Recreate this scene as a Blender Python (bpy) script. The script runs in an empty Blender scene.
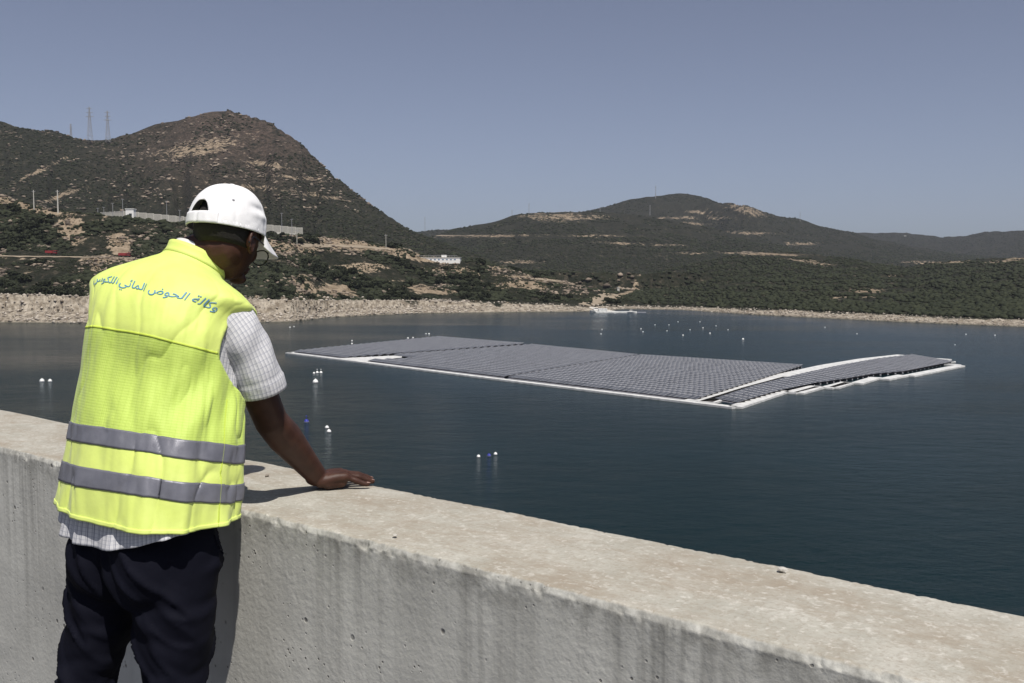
import bpy, bmesh, math, random
import numpy as np
from mathutils import Vector, Matrix

random.seed(7); rng = np.random.default_rng(7)
R = math.radians; PI = math.pi
sc = bpy.context.scene
COL = sc.collection

# ------------------------------------------------------------------ camera
F = 995.0; HOR = 275.0; CAMZ = 1.5
PITCH = math.atan((341.5 - HOR) / F)
cam = bpy.data.cameras.new('camera'); cam.sensor_width = 36; cam.lens = 36 * F / 1024
cam.clip_start = 0.05; cam.clip_end = 60000
co = bpy.data.objects.new('camera', cam); COL.objects.link(co)
co.location = (0, 0, CAMZ); co.rotation_euler = (PI / 2 - PITCH, 0, 0)
sc.camera = co
cp, sp = math.cos(PITCH), math.sin(PITCH)

def P(u, v, d):
    """world point at forward distance d (metres along y) seen at photo position u, v"""
    a = (u - 512) / F; b = (341.5 - v) / F
    y = cp + b * sp; z = -sp + b * cp
    return Vector((a / y * d, d, CAMZ + z / y * d))

def slope(v):                       # z rise per metre forward for a photo row
    b = (341.5 - np.asarray(v, float)) / F
    return (-sp + b * cp) / (cp + b * sp)

def proj(p):
    p = np.asarray(p, float)
    x = p[..., 0]; y = p[..., 1]; z = p[..., 2] - CAMZ
    fw = y * cp - z * sp; up = y * sp + z * cp
    return 512 + F * x / fw, 341.5 - F * up / fw

# ------------------------------------------------------------------ noise
def _h(ix, iy, iz, seed):
    n = (ix.astype(np.int64) * 374761393 + iy.astype(np.int64) * 668265263 + iz.astype(np.int64) * 1274126177 + seed * 974711) & 0x7fffffff
    n = ((n ^ (n >> 13)) * 1274126177) & 0x7fffffff
    return ((n ^ (n >> 16)) & 0xffff) / 65535.0

def vnoise(p, seed=0):
    p = np.asarray(p, float); i = np.floor(p); f = p - i; f = f * f * (3 - 2 * f); i = i.astype(np.int64)
    r = 0
    for a in (0, 1):
        wx = f[..., 0] if a else 1 - f[..., 0]
        for b in (0, 1):
            wy = f[..., 1] if b else 1 - f[..., 1]
            for c in (0, 1):
                wz = f[..., 2] if c else 1 - f[..., 2]
                r = r + wx * wy * wz * _h(i[..., 0] + a, i[..., 1] + b, i[..., 2] + c, seed)
    return r * 2 - 1

def fbm(p, oct=4, seed=0, gain=.5):
    s = 0; a = 1; t = 0; q = np.asarray(p, float)
    for k in range(oct):
        s = s + a * vnoise(q, seed + k * 17); t += a; a *= gain; q = q * 2.03
    return s / t

def xyz(x, y, z=0):
    return np.stack(np.broadcast_arrays(np.asarray(x, float), np.asarray(y, float), np.asarray(z, float)), -1)

# ------------------------------------------------------------------ object helpers
def tag(o, label=None, cat=None, group=None, kind=None):
    if label: o['label'] = label
    if cat: o['category'] = cat
    if group: o['group'] = group
    if kind: o['kind'] = kind
    return o

def link(name, me, mat=None, parent=None):
    o = bpy.data.objects.new(name, me); COL.objects.link(o)
    if mat is not None:
        for m in (mat if isinstance(mat, (list, tuple)) else [mat]): me.materials.append(m)
    if parent is not None: o.parent = parent
    return o

def empty(name, loc, rz=0):
    o = bpy.data.objects.new(name, None); COL.objects.link(o)
    o.location = loc; o.rotation_euler = (0, 0, rz); o.empty_display_size = .2
    return o

def np_mesh(name, V, Fc, smooth=False):
    me = bpy.data.meshes.new(name)
    V = np.asarray(V, np.float32); Fc = np.asarray(Fc, np.int32)
    n = Fc.shape[1]
    me.vertices.add(len(V)); me.vertices.foreach_set('co', V.ravel())
    me.loops.add(Fc.size); me.loops.foreach_set('vertex_index', Fc.ravel())
    me.polygons.add(len(Fc)); me.polygons.foreach_set('loop_start', np.arange(0, Fc.size, n, dtype=np.int32))
    me.polygons.foreach_set('loop_total', np.full(len(Fc), n, np.int32))
    me.update(calc_edges=True); me.validate()
    if smooth: me.polygons.foreach_set('use_smooth', np.ones(len(me.polygons), bool))
    return me

def grid_faces(nr, nc, wrap=False):
    r = np.arange(nr - 1)[:, None]; c = np.arange(nc if wrap else nc - 1)[None, :]
    c2 = (c + 1) % nc
    f = np.stack([r * nc + c, r * nc + c2, (r + 1) * nc + c2, (r + 1) * nc + c], -1)
    return f.reshape(-1, 4)

def set_uv(me, uv_per_vert):
    l = me.uv_layers.new(name='UVMap')
    vi = np.zeros(len(me.loops), np.int32); me.loops.foreach_get('vertex_index', vi)
    l.data.foreach_set('uv', np.asarray(uv_per_vert, np.float32)[vi].ravel())

def attr(me, name, vals):
    a = me.attributes.new(name, 'FLOAT', 'POINT'); a.data.foreach_set('value', np.asarray(vals, np.float32))

class MB:
    """collects boxes and bars into one mesh"""
    def __init__(s): s.v = []; s.f = []
    def add(s, vs, fs):
        b = len(s.v); s.v += [tuple(v) for v in vs]; s.f += [tuple(b + i for i in f) for f in fs]
    def box(s, x0, x1, y0, y1, z0, z1, M=None):
        vs = [Vector(p) for p in ((x0,y0,z0),(x1,y0,z0),(x1,y1,z0),(x0,y1,z0),(x0,y0,z1),(x1,y0,z1),(x1,y1,z1),(x0,y1,z1))]
        if M: vs = [M @ v for v in vs]
        s.add(vs, [(0,3,2,1),(4,5,6,7),(0,1,5,4),(1,2,6,5),(2,3,7,6),(3,0,4,7)])
    def tube(s, pts, r, n=8, cap=True):
        pts = [Vector(p) for p in pts]; rs = r if isinstance(r, (list, tuple)) else [r] * len(pts)
        ring = []
        for i, p in enumerate(pts):
            t = (pts[min(i+1, len(pts)-1)] - pts[max(i-1, 0)]).normalized()
            a = Vector((0,0,1)) if abs(t.z) < .9 else Vector((1,0,0))
            x = t.cross(a).normalized(); y = t.cross(x)
            ring.append([p + (x*math.cos(k*2*PI/n) + y*math.sin(k*2*PI/n))*rs[i] for k in range(n)])
        vs = [v for q in ring for v in q]; fs = []
        for i in range(len(pts)-1):
            for k in range(n): fs.append((i*n+k, i*n+(k+1)%n, (i+1)*n+(k+1)%n, (i+1)*n+k))
        if cap: fs += [tuple(range(n)), tuple(range((len(pts)-1)*n+n-1, (len(pts)-1)*n-1, -1))]
        s.add(vs, fs)
    def lathe(s, prof, n=16, c=(0,0,0)):
        vs = []; fs = []
        for r, z in prof:
            for k in range(n): vs.append((c[0]+r*math.cos(k*2*PI/n), c[1]+r*math.sin(k*2*PI/n), c[2]+z))
        for i in range(len(prof)-1):
            for k in range(n): fs.append((i*n+k, i*n+(k+1)%n, (i+1)*n+(k+1)%n, (i+1)*n+k))
        fs += [tuple(range(n-1,-1,-1)), tuple(range((len(prof)-1)*n, len(prof)*n))]
        s.add(vs, fs)
    def build(s, name, mat, parent=None, smooth=False, bevel=0):
        me = bpy.data.meshes.new(name); me.from_pydata([tuple(v) for v in s.v], [], s.f)
        bm = bmesh.new(); bm.from_mesh(me); bmesh.ops.recalc_face_normals(bm, faces=bm.faces); bm.to_mesh(me); bm.free()
        if smooth: me.polygons.foreach_set('use_smooth', np.ones(len(me.polygons), bool))
        o = link(name, me, mat, parent)
        if bevel:
            b = o.modifiers.new('b', 'BEVEL'); b.width = bevel; b.segments = 2; b.limit_method = 'ANGLE'
        return o

# ------------------------------------------------------------------ material helpers
class NT:
    def __init__(s, name):
        s.m = bpy.data.materials.new(name); s.m.use_nodes = True; s.t = s.m.node_tree; s.n = s.t.nodes; s.l = s.t.links
        s.b = s.n['Principled BSDF']; s.out = s.n['Material Output']
    def node(s, ty, ins=None, **kw):
        n = s.n.new(ty)
        for k, v in kw.items(): setattr(n, k, v)
        for k, v in (ins or {}).items(): s.set(n.inputs[k], v)
        return n
    def set(s, inp, v):
        if isinstance(v, bpy.types.NodeSocket): s.l.new(v, inp)
        elif isinstance(v, bpy.types.Node): s.l.new(v.outputs[0], inp)
        else:
            if isinstance(v, tuple) and len(v) == 3 and inp.type == 'RGBA': v = (*v, 1)
            inp.default_value = v
    def coord(s, which='Object'): return s.node('ShaderNodeTexCoord').outputs[which]
    def map(s, vec, scale=(1,1,1), loc=(0,0,0), rot=(0,0,0)):
        return s.node('ShaderNodeMapping', {'Vector': vec, 'Scale': scale, 'Location': loc, 'Rotation': rot}).outputs[0]
    def noise(s, vec, scale=5, detail=4, rough=.5, dist=0):
        return s.node('ShaderNodeTexNoise', {'Vector': vec, 'Scale': scale, 'Detail': detail, 'Roughness': rough, 'Distortion': dist}).outputs[0]
    def vor(s, vec, scale=5, feature='F1', out=0, rnd=1):
        return s.node('ShaderNodeTexVoronoi', {'Vector': vec, 'Scale': scale, 'Randomness': rnd}, feature=feature).outputs[out]
    def ramp(s, fac, pts, interp='LINEAR'):
        n = s.node('ShaderNodeValToRGB', {'Fac': fac}); cr = n.color_ramp; cr.interpolation = interp
        while len(cr.elements) < len(pts): cr.elements.new(.5)
        for e, (p, c) in zip(cr.elements, pts):
            e.position = p; e.color = (c, c, c, 1) if not isinstance(c, tuple) else (*c, 1)
        return n.outputs[0]
    def mix(s, fac, a, b, mode='MIX'):
        n = s.node('ShaderNodeMix', data_type='RGBA', blend_type=mode)
        s.set(n.inputs[0], fac); s.set(n.inputs[6], a); s.set(n.inputs[7], b); return n.outputs[2]
    def math(s, op, a, b=0.0, clamp=False):
        n = s.node('ShaderNodeMath', operation=op, use_clamp=clamp); s.set(n.inputs[0], a); s.set(n.inputs[1], b); return n.outputs[0]
    def attr(s, name): return s.node('ShaderNodeAttribute', attribute_name=name).outputs['Fac']
    def bump(s, h, strength=.3, dist=.01, prev=None):
        n = s.node('ShaderNodeBump', {'Height': h, 'Strength': strength, 'Distance': dist})
        if prev is not None: s.set(n.inputs['Normal'], prev)
        return n.outputs[0]
    def P(s, **kw):
        for k, v in kw.items(): s.set(s.b.inputs[k.replace('_', ' ')], v)
        return s.m

def plain(name, col, rough=.6, var=.15, scale=8, **kw):
    t = NT(name); c = t.coord(); n = t.noise(c, scale, 3)
    a = tuple(x * (1 - var) for x in col); b = tuple(min(1, x * (1 + var)) for x in col)
    t.P(Base_Color=t.mix(n, a, b), Roughness=rough, **kw); return t.m

# ================================================================== LIGHT
SUN_EL = R(61); SUN_DIR = Vector((.36, -.93, 0)).normalized()      # horizontal direction towards the sun
sd = Vector((SUN_DIR.x * math.cos(SUN_EL), SUN_DIR.y * math.cos(SUN_EL), math.sin(SUN_EL)))
w = bpy.data.worlds.new('World'); sc.world = w; w.use_nodes = True
nt = w.node_tree; bg = nt.nodes['Background']
sky = nt.nodes.new('ShaderNodeTexSky'); sky.sky_type = 'NISHITA'; sky.sun_disc = False
sky.sun_elevation = SUN_EL; sky.sun_rotation = math.atan2(sd.x, sd.y)
sky.air_density = .7; sky.dust_density = 1.2; sky.ozone_density = 6.0; sky.altitude = 100
hs = nt.nodes.new('ShaderNodeHueSaturation'); hs.inputs['Saturation'].default_value = .66; hs.inputs['Hue'].default_value = .508
nt.links.new(sky.outputs[0], hs.inputs['Color']); nt.links.new(hs.outputs[0], bg.inputs[0]); bg.inputs[1].default_value = .084
sl = bpy.data.lights.new('sun', 'SUN'); sl.energy = 5.0; sl.angle = R(.53); sl.color = (1, .95, .88)
so = bpy.data.objects.new('sun', sl); COL.objects.link(so); so.location = (0, 0, 30)
so.rotation_euler = sd.to_track_quat('Z', 'Y').to_euler()
sc.view_settings.view_transform = 'Standard'; sc.view_settings.look = 'None'
sc.view_settings.exposure = 0; sc.view_settings.gamma = 1

# ================================================================== TERRAIN
H = 22.0; ZW = CAMZ - H                      # water level
def ip(u, pts):
    xs, ys = zip(*pts); return np.interp(u, xs, ys)
SH = [(-900,330),(-200,324),(0,322.5),(90,323.5),(200,323.5),(290,322),(330,317.5),(380,315),(420,313.5),(500,312.5),(590,311.5),(625,309),(680,310),(760,315),(830,318.5),(900,322),(1024,327),(1300,338),(1900,350)]
def d_at(v, z): return (CAMZ - z) / -slope(v)
def d_shore(u): return d_at(ip(u, SH), ZW)
BANKT = [(-900,295),(0,293),(100,296),(250,298),(300,299),(420,300),(500,303),(590,306),(640,306),(760,309),(900,315),(1024,320),(1900,340)]
C1 = [(-900,170),(-300,182),(-100,190),(0,195),(30,204),(60,211),(110,217),(126,219),(200,226),(300,237),(350,240),(400,248),(440,261),(480,263),(520,272),(570,283),(600,292),(640,302),(700,312),(1000,330),(2000,345)]
C2 = [(-900,150),(-500,122),(-200,112),(-60,118),(0,121),(30,127),(60,132),(90,138),(115,139),(150,129),(190,116),(215,112),(232,110),(250,113),(270,122),(300,141),(320,158),(335,175),(360,196),(390,217),(415,231),(450,246),(500,262),(560,285),(620,315),(2000,420)]
C3 = [(-900,420),(480,330),(560,305),(600,290),(640,276),(700,262),(760,252),(820,255),(860,261),(900,267),(960,261),(1024,256),(1200,243),(1500,238),(2000,236)]
C4 = [(-900,330),(250,270),(380,246),(430,236),(470,226),(500,219),(520,213),(550,211),(590,211),(620,213),(670,219),(720,230),(780,246),(850,262),(1000,290),(2000,400)]
C5 = [(-900,300),(300,240),(420,231),(480,226),(560,216),(600,207.5),(630,199),(655,195),(680,193.5),(700,196),(718,202),(732,204),(745,205),(760,210),(775,215),(800,219),(820,226),(850,231),(870,238),(930,250),(1024,262),(2000,320)]
C6 = [(-900,260),(500,250),(700,238),(800,234),(860,232),(905,233),(940,237),(960,236),(990,231),(1024,230),(1100,226),(1300,215),(1600,222),(2000,230)]
DC = {1: lambda u: d_shore(u) + ip(u, [(-900,220),(0,150),(300,150),(440,110),(560,80),(640,20),(2000,20)]),
      2: lambda u: ip(u, [(-900,1700),(0,1350),(230,1400),(420,1150),(620,900),(2000,900)]),
      3: lambda u: ip(u, [(-900,1000),(600,1000),(760,1100),(1100,950),(2000,900)]),
      4: lambda u: np.full_like(u, 1900.), 5: lambda u: ip(u, [(-900,2700),(700,2800),(745,2450),(800,2700),(2000,2800)]),
      6: lambda u: ip(u, [(-900,4200),(860,4000),(1024,3600),(2000,3400)])}
FOOT = {2: (820, 4), 3: (0, 0), 4: (1150, -8), 5: (1950, 25), 6: (2650, 20)}

def terrain_z(u, d):
    X = (u - 512) / F * d
    ds = d_shore(u)
    # beach and pale rock bank
    wv = 1 + .55 * vnoise(xyz(X / 9, d / 9, 0), 5)
    ds2 = ds + 1.2 * fbm(xyz(X / 8, X * 0, 0), 3, 9)
    bw = ip(u, [(-900,34),(300,34),(420,22),(600,14),(640,12),(2000,14)])
    ht = CAMZ + slope(ip(u, BANKT)) * (ds + bw) - ZW
    t = (d - ds2) / bw
    z0 = np.where(t < 0, ZW + np.maximum(t * 6, -9), ZW + ht * np.clip(t, 0, 1) ** .85)
    out = z0
    # headland crest
    zc = CAMZ + slope(ip(u, C1)) * DC[1](u)
    t1 = np.clip((d - ds - bw) / (DC[1](u) - ds - bw + 1e-3), 0, 1)
    zb = ZW + ht
    # a cut track follows the slope: a flat terrace half way up
    ts = np.where(t1 < .5, t1 / .5 * .49, .49 + np.clip((t1 - .56) / .44, 0, 1) * .51)
    ter = ip(u, [(-900,1),(330,1),(380,0),(2000,0)])
    ts = ts * ter + t1 * (1 - ter)
    z1 = zb + (zc - zb) * (ts * .75 + .25 * ts ** 2)
    beyond = np.clip(d - DC[1](u), 0, None)
    plateau = ip(u, [(-900,40),(500,60),(640,10),(2000,10)])
    z1 = np.where(beyond > 0, zc - np.clip(beyond - plateau, 0, None) * .35, z1)
    rel = 1.6 * fbm(xyz(X / 22, d / 22, 0), 4, 3) * np.clip((d - ds - bw) / 15, 0, 1)
    out = np.where(t >= 1, np.maximum(z1 + rel, ZW + ht * .6), z0)
    out = np.maximum(out, np.where(t > 1, np.minimum(-12 + 5 * fbm(xyz(X/120, d/120, 0), 3, 8), ZW + ht + (d - ds - bw) * .06), -99))
    lay = np.ones_like(out)
    for k, C in ((2, C2), (3, C3), (4, C4), (5, C5), (6, C6)):
        dc = DC[k](u); zc = CAMZ + slope(ip(u, C)) * dc
        df, zf = FOOT[k]
        if k == 3: df = ds + 12; zf = ZW + ht
        t = np.clip((d - df) / (dc - df), 0, 1)
        e = {2: 1.12, 3: .95, 4: 1.05, 5: 1.1, 6: 1.1}[k]
        gull = 1 - np.abs(fbm(xyz(u / 26 + k * 7, d / 420 + .3 * np.sin(u / 37), k), 4, 20 + k))
        amp = (zc - zf) * {2: .16, 3: .12, 4: .12, 5: .16, 6: .12}[k]
        rr = 4 * t * (1 - t)
        z = zf + (zc - zf) * t ** e + (gull - .8) * amp * rr - (zc - zf) * .05 * rr
        s = {2: 4.5, 3: 3.0, 4: 4, 5: 5, 6: 5}[k]
        z = z + s * fbm(xyz(X / (s * 9), d / (s * 9), k), 4, 40 + k) * np.clip(t * 5, 0, 1)
        if k == 2:   # rock ledges on the right flank
            zz = z / 17 + .7 * fbm(xyz(X / 160, d / 160, 0), 3, 77)
            z = z + 3.5 * (np.abs((zz % 1) - .5) - .25) * np.clip((z - 60) / 60, 0, 1)
        z = np.where(d > dc, zc - (d - dc) * .3 + s * fbm(xyz(X / (s*9), d / (s*9), k), 4, 40 + k), z)
        z = np.where(d < df, -99, z)
        lay = np.where(z > out, k, lay); out = np.maximum(out, z)
    return out, lay

us = np.arange(-1500, 1900, 2.6)
dd = np.concatenate([np.linspace(330, 380, 10)[:-1], np.linspace(380, 780, 260)[:-1], np.geomspace(780, 6000, 250)])
U, D = np.meshgrid(us, dd)
Z, LAY = terrain_z(U, D)
Xw = (U - 512) / F * D
V = np.stack([Xw, D, Z], -1).reshape(-1, 3)
me = np_mesh('hills', V, grid_faces(len(dd), len(us)), True)
pu, pv = proj(V)
# where the ground is naturally bare (cuts, tracks, quarried patches)
def blob(cu, cv, ru, rv, rot=0):
    c, s = math.cos(rot), math.sin(rot); x = (pu - cu); y = (pv - cv)
    a = (x * c + y * s) / ru; b = (-x * s + y * c) / rv
    return np.clip(1.35 - np.sqrt(a * a + b * b), 0, 1) * 1.0
bare = np.zeros(len(V)); L = LAY.ravel()
BL = [(560,217,48,5,0,4),(490,236,65,1.6,-.02,4),(600,236,40,1.4,0,4),(660,232,30,1.5,0,5),(745,210,26,5,.25,5),(700,212,22,2,0,5),(690,218,60,1.5,0,5),
      (740,233,45,2,.03,5),(760,254,55,1.8,.03,0),(690,253,22,1.4,0,0),(815,263,38,2,.15,0),(862,291,30,4,0,3),(860,299,40,3,0,3),(1012,260,34,2.2,-.12,3),(960,262,20,1.6,-.1,3),
      (560,281,55,2.0,.09,0),(609,299,30,2.0,-.33,0),(500,267,10,3,0,0),(520,262,30,2,0,0),(690,224,30,2,.0,5),(640,244,60,1.6,.03,0),(800,244,20,2,0,0),(920,262,26,1.5,0,0),
      (108,265,26,10,0,1),(330,292,24,8,-.1,1),(300,286,14,12,0,1),(355,245,55,5,.12,1),(20,203,42,5,.3,1),(70,230,16,14,.8,1),(120,245,12,12,0,1),(260,246,60,8,.1,1),(450,272,26,6,0,1),
      (40,300,80,6,0,1),(200,300,120,5,0,1),(360,268,24,5,0,1),(420,256,40,6,.1,1),(520,285,30,4,0,1),(430,290,30,4,.1,1),
      (40,170,34,3,-.45,2),(60,196,26,4,-.35,2),(270,165,34,4,.1,2),(300,178,40,2.5,.1,2),(255,188,50,3,.05,2),(320,196,40,2,.15,2),(200,148,50,10,-.2,2)]
for (a, b, c, e, r_, lk) in BL:
    q = blob(a, b, c, e, r_)
    if lk: q = q * (L == lk)
    bare = np.maximum(bare, q)
attr(me, 'bare', bare)
attr(me, 'layer', L)
dsx = d_shore(pu.clip(-900, 1900))
bwx = ip(pu, [(-900,34),(300,34),(420,22),(600,14),(640,12),(2000,14)])
attr(me, 'bank', np.clip(1.25 - (V[:, 1] - dsx) / bwx + .5 * fbm(xyz(V[:, 0] / 15, V[:, 1] / 15, 0), 3, 33), 0, 1) * (V[:, 1] > 0))
attr(me, 'red', np.clip((V[:, 2] - 70) / 90, 0, 1) * (L == 2) * np.clip(1.25 - np.abs(pu - 235) / 130, 0, 1))
attr(me, 'alt', np.clip((V[:, 2] - ZW) / 3, 0, 1))

t = NT('hillside'); c = t.coord('Object')
n_big = t.noise(c, .012, 5, .6); n_mid = t.noise(c, .05, 5, .65); n_fin = t.noise(c, .22, 4, .7)
sp1 = t.vor(c, .16); sp2 = t.vor(c, .42)
scrub = t.mix(t.ramp(n_mid, [(.35, 0.), (.65, 1.)]), (.010, .012, .007), (.021, .023, .014))
scrub = t.mix(t.ramp(n_fin, [(.46, 0.), (.70, .5)]), scrub, (.060, .050, .037))
soil = t.mix(t.ramp(n_fin, [(.35, 0.), (.65, 1.)]), (.145, .11, .072), (.32, .255, .185))
redr = t.mix(t.ramp(n_fin, [(.35, 0.), (.7, 1.)]), (.032, .026, .021), (.10, .073, .057))
rock = t.mix(t.ramp(t.noise(c, .35, 5, .7), [(.38, 0.), (.62, 1.)]), (.17, .14, .105), (.40, .355, .29))
# fraction of bare ground
fr = t.math('ADD', t.math('MULTIPLY', t.attr('bare'), t.math('ADD', .40, t.math('MULTIPLY', t.math('LESS_THAN', t.attr('layer'), 1.5), .16))), t.math('MULTIPLY', t.math('SUBTRACT', n_mid, .5), 1.1))
fr = t.math('ADD', fr, t.math('MULTIPLY', t.math('SUBTRACT', n_fin, .5), 1.2))
fr = t.math('ADD', fr, t.math('MULTIPLY', t.math('LESS_THAN', t.attr('layer'), 1.5), .11))
fr = t.ramp(fr, [(.28, 0.), (.40, 1.)])
speck = t.math('MULTIPLY', t.ramp(sp1, [(.25, 1.), (.45, 0.)]), t.ramp(n_fin, [(.5, 0.), (.6, 1.)]))
colr = t.mix(t.math('MULTIPLY', t.attr('red'), t.ramp(t.math('ADD', n_mid, t.math('MULTIPLY', n_fin, .5)), [(.55, 0.), (.78, 1.)])), scrub, redr)
colr = t.mix(t.math('MULTIPLY', speck, .4), colr, t.mix(n_mid, (.07, .058, .042), (.17, .135, .10)))
colr = t.mix(fr, colr, soil)
bank = t.ramp(t.math('ADD', t.attr('bank'), t.math('MULTIPLY', t.math('SUBTRACT', n_fin, .5), .7)), [(.35, 0.), (.5, 1.)])
colr = t.mix(bank, colr, rock)
colr = t.mix(t.ramp(t.attr('alt'), [(.0, 1.), (.25, 0.)]), colr, (.10, .095, .075))     # wet line
hgt = t.math('ADD', t.math('MULTIPLY', n_fin, 1.), t.math('MULTIPLY', sp2, .5))
t.P(Base_Color=colr, Roughness=.95, Normal=t.bump(hgt, .9, 2.2)); t.b.inputs['Specular IOR Level'].default_value = .15
M_hill = t.m
tag(link('hills', me, M_hill), kind='structure')

# ground sheet far out, below everything
t = NT('valley_ground'); c = t.coord(); t.P(Base_Color=t.mix(t.noise(c, .01, 5), (.05, .05, .03), (.14, .11, .08)), Roughness=.95)
mb = MB(); S = 9000; mb.add([(-S,-S,-45),(S,-S,-45),(S,S,-45),(-S,S,-45)], [(0,1,2,3)])
tag(mb.build('ground', t.m), kind='structure')

# ------------------------------------------------------------------ vertical lookup on the terrain
def tz(x, y):
    u = 512 + F * np.asarray(x, float) / y
    return terrain_z(np.atleast_1d(u).astype(float), np.atleast_1d(np.asarray(y, float)))[0]
def on_ground(u, d):
    x = (u - 512) / F * d
    return Vector((x, d, float(tz(x, d)[0])))
def tgrid(u, d):
    a = np.clip((u - us[0]) / (us[1] - us[0]), 0, len(us) - 1.001); b = np.clip(np.interp(d, dd, np.arange(len(dd))), 0, len(dd) - 1.001)
    i = a.astype(int); j = b.astype(int); fa = a - i; fb = b - j
    z = (Z[j, i]*(1-fa) + Z[j, i+1]*fa)*(1-fb) + (Z[j+1, i]*(1-fa) + Z[j+1, i+1]*fa)*fb
    return np.where(d < dd[0], -30, z), LAY[j, i]
def visible_mask(x, y, z, steps=40):
    """is a point on the ground open to the camera's general direction?"""
    ok = np.ones(len(x), bool); u = 512 + F * x / y
    for k in range(1, steps):
        q = 1 - (k / steps) ** 1.5 * .8
        zl = CAMZ + (z + 1.5 - CAMZ) * q
        zt = tgrid(u, y * q)[0]
        ok &= zt < zl + .5
    return ok

def hit(u, v):
    """where the line of sight through a photo point meets the ground"""
    q = np.geomspace(380, 5000, 2500); p = np.array([P(u, v, 1.)]) - [[0, 0, CAMZ]]; zz = CAMZ + p[0, 2] * q
    zt = tgrid(np.full_like(q, float(u)), q)[0]; i = int(np.argmax(zt > zz)); return Vector((p[0, 0]*q[i], q[i], float(zt[i])))
TRACKS = [[(584,305.6),(592,302.4),(600,299.4),(610,296.2),(622,293.2),(632,291)], [(535,279),(552,281),(570,283.5),(590,286)], [(436,236),(470,235.6),(505,235.4),(540,235.6),(574,235.5)], [(742,252),(770,253.5),(800,254.6),(825,257)], [(-30,256),(20,257),(60,257.5),(100,258),(140,259)], [(300,245),(330,246),(360,247),(395,250)]]
def near_track(pu, pv, r=2.2):
    m = np.zeros(len(pu), bool)
    for T in TRACKS:
        for (a, b), (c_, e) in zip(T[:-1], T[1:]):
            L2 = (c_-a)**2 + (e-b)**2; s_ = np.clip(((pu-a)*(c_-a) + (pv-b)*(e-b))/L2, 0, 1)
            m |= np.hypot(pu - a - s_*(c_-a), pv - b - s_*(e-b)) < r
    return m
# ------------------------------------------------------------------ rocks along the shore: stuff
ICO = None
def ico(sub):
    bm = bmesh.new(); bmesh.ops.create_icosphere(bm, subdivisions=sub, radius=1)
    v = np.array([x.co[:] for x in bm.verts]); f = np.array([[q.index for q in y.verts] for y in bm.faces]); bm.free(); return v, f
ico1, ico1f = ico(1); ico2, ico2f = ico(2)

def scatter_mesh(name, pos, size, base, basef, squash=(1, 1, .7), rough=.35, tone=True, smooth=False, lift=.25):
    n = len(pos); m = len(base)
    j = 1 + rough * (rng.random((n, m, 1)) * 2 - 1)
    ang = rng.random(n) * 2 * PI; ca, sa = np.cos(ang), np.sin(ang)
    b = base[None] * j * np.array(squash)[None, None] * (1 + .35 * (rng.random((n, 1, 3)) - .5))
    x = b[..., 0] * ca[:, None] - b[..., 1] * sa[:, None]; y = b[..., 0] * sa[:, None] + b[..., 1] * ca[:, None]
    v = np.stack([x, y, b[..., 2] + lift], -1) * size[:, None, None] + pos[:, None, :]
    f = basef[None] + (np.arange(n) * m)[:, None, None]
    me = np_mesh(name, v.reshape(-1, 3), f.reshape(-1, basef.shape[1]), smooth)
    attr(me, 'tone', np.repeat(rng.random(n), m)); return me

n = 17000
u = rng.uniform(-260, 1300, n); q = rng.random(n) ** 1.2
u = np.where(rng.random(n) < .6, rng.uniform(-200, 470, n), u)
d = d_shore(u) + q * ip(u, [(-900,38),(300,38),(420,25),(600,16),(640,13),(2000,15)]) + .5
x = (u - 512) / F * d; z = tgrid(u, d)[0]
s = (.16 + rng.random(n) ** 4 * 1.0) * ip(u, [(0,.85),(420,.85),(640,.8),(1024,.5)])
me = scatter_mesh('shore_rocks', np.stack([x, d, z], -1), s, ico1, ico1f, (1.2, .9, .7), .3)
t = NT('shore_stone'); c = t.coord(); t.P(Base_Color=t.mix(t.attr('tone'), (.18, .15, .12), (.48, .43, .365)), Roughness=.9, Normal=t.bump(t.noise(c, 1.5, 4), .6, .3))
tag(link('shore_rocks', me, t.m), 'pale angular rocks and rubble strewn along the waterline', kind='stuff')

# ------------------------------------------------------------------ scrub: far = stuff, near = individual shrubs
def leafy(name):
    t = NT(name); c = t.coord()
    k = t.mix(t.attr('tone'), (.012, .017, .008), (.034, .040, .020))
    k = t.mix(t.ramp(t.noise(c, 1.1, 3), [(.35, .0), (.7, .6)]), k, (.024, .026, .013))
    t.P(Base_Color=k, Roughness=.8); t.b.inputs['Specular IOR Level'].default_value = .2
    return t.m
M_leaf = leafy('scrub_leaves')
def dens(x, y, s=30., seed=60): return fbm(xyz(x / s, y / s, 0), 4, seed)

n = 240000
u = rng.uniform(-300, 1330, n); d = 420 + (3900 - 420) * rng.random(n) ** 1.5
x = (u - 512) / F * d; z, lay = tgrid(u, d)
far = (d > d_shore(u) + np.where(u > 640, 15, 45)) & (((lay > 1)) | (d > DC[1](u)))
den = dens(x, d, 55.) + .35 * (z < 60) - .28 * ((lay == 2) & (z > 90) & (np.abs(u - 235) < 95)) + .05 * (lay == 2)
keep = far & (den > -.16) & (z > ZW + 2.5)
pu2, pv2 = proj(np.stack([x, d, z], -1))
for (a, b, cc, e, r_, lk) in BL:
    c_, s_ = math.cos(r_), math.sin(r_); X_ = pu2 - a; Y_ = pv2 - b
    keep &= ~((((X_*c_+Y_*s_)/(cc*.9))**2 + ((-X_*s_+Y_*c_)/(e*.9))**2 < 1) & (rng.random(n) < .85))
keep &= ~near_track(pu2, pv2 - 1)
x, d, z = x[keep], d[keep], z[keep]
vm = visible_mask(x, d, z); x, d, z = x[vm], d[vm], z[vm]
s = rng.uniform(.5, 1.7, len(x)) * (1 + (d > 1500) * .35)
me = scatter_mesh('hill_scrub', np.stack([x, d, z], -1), s, ico1[:], ico1f, (1.25, 1.25, .75), .3)
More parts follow.
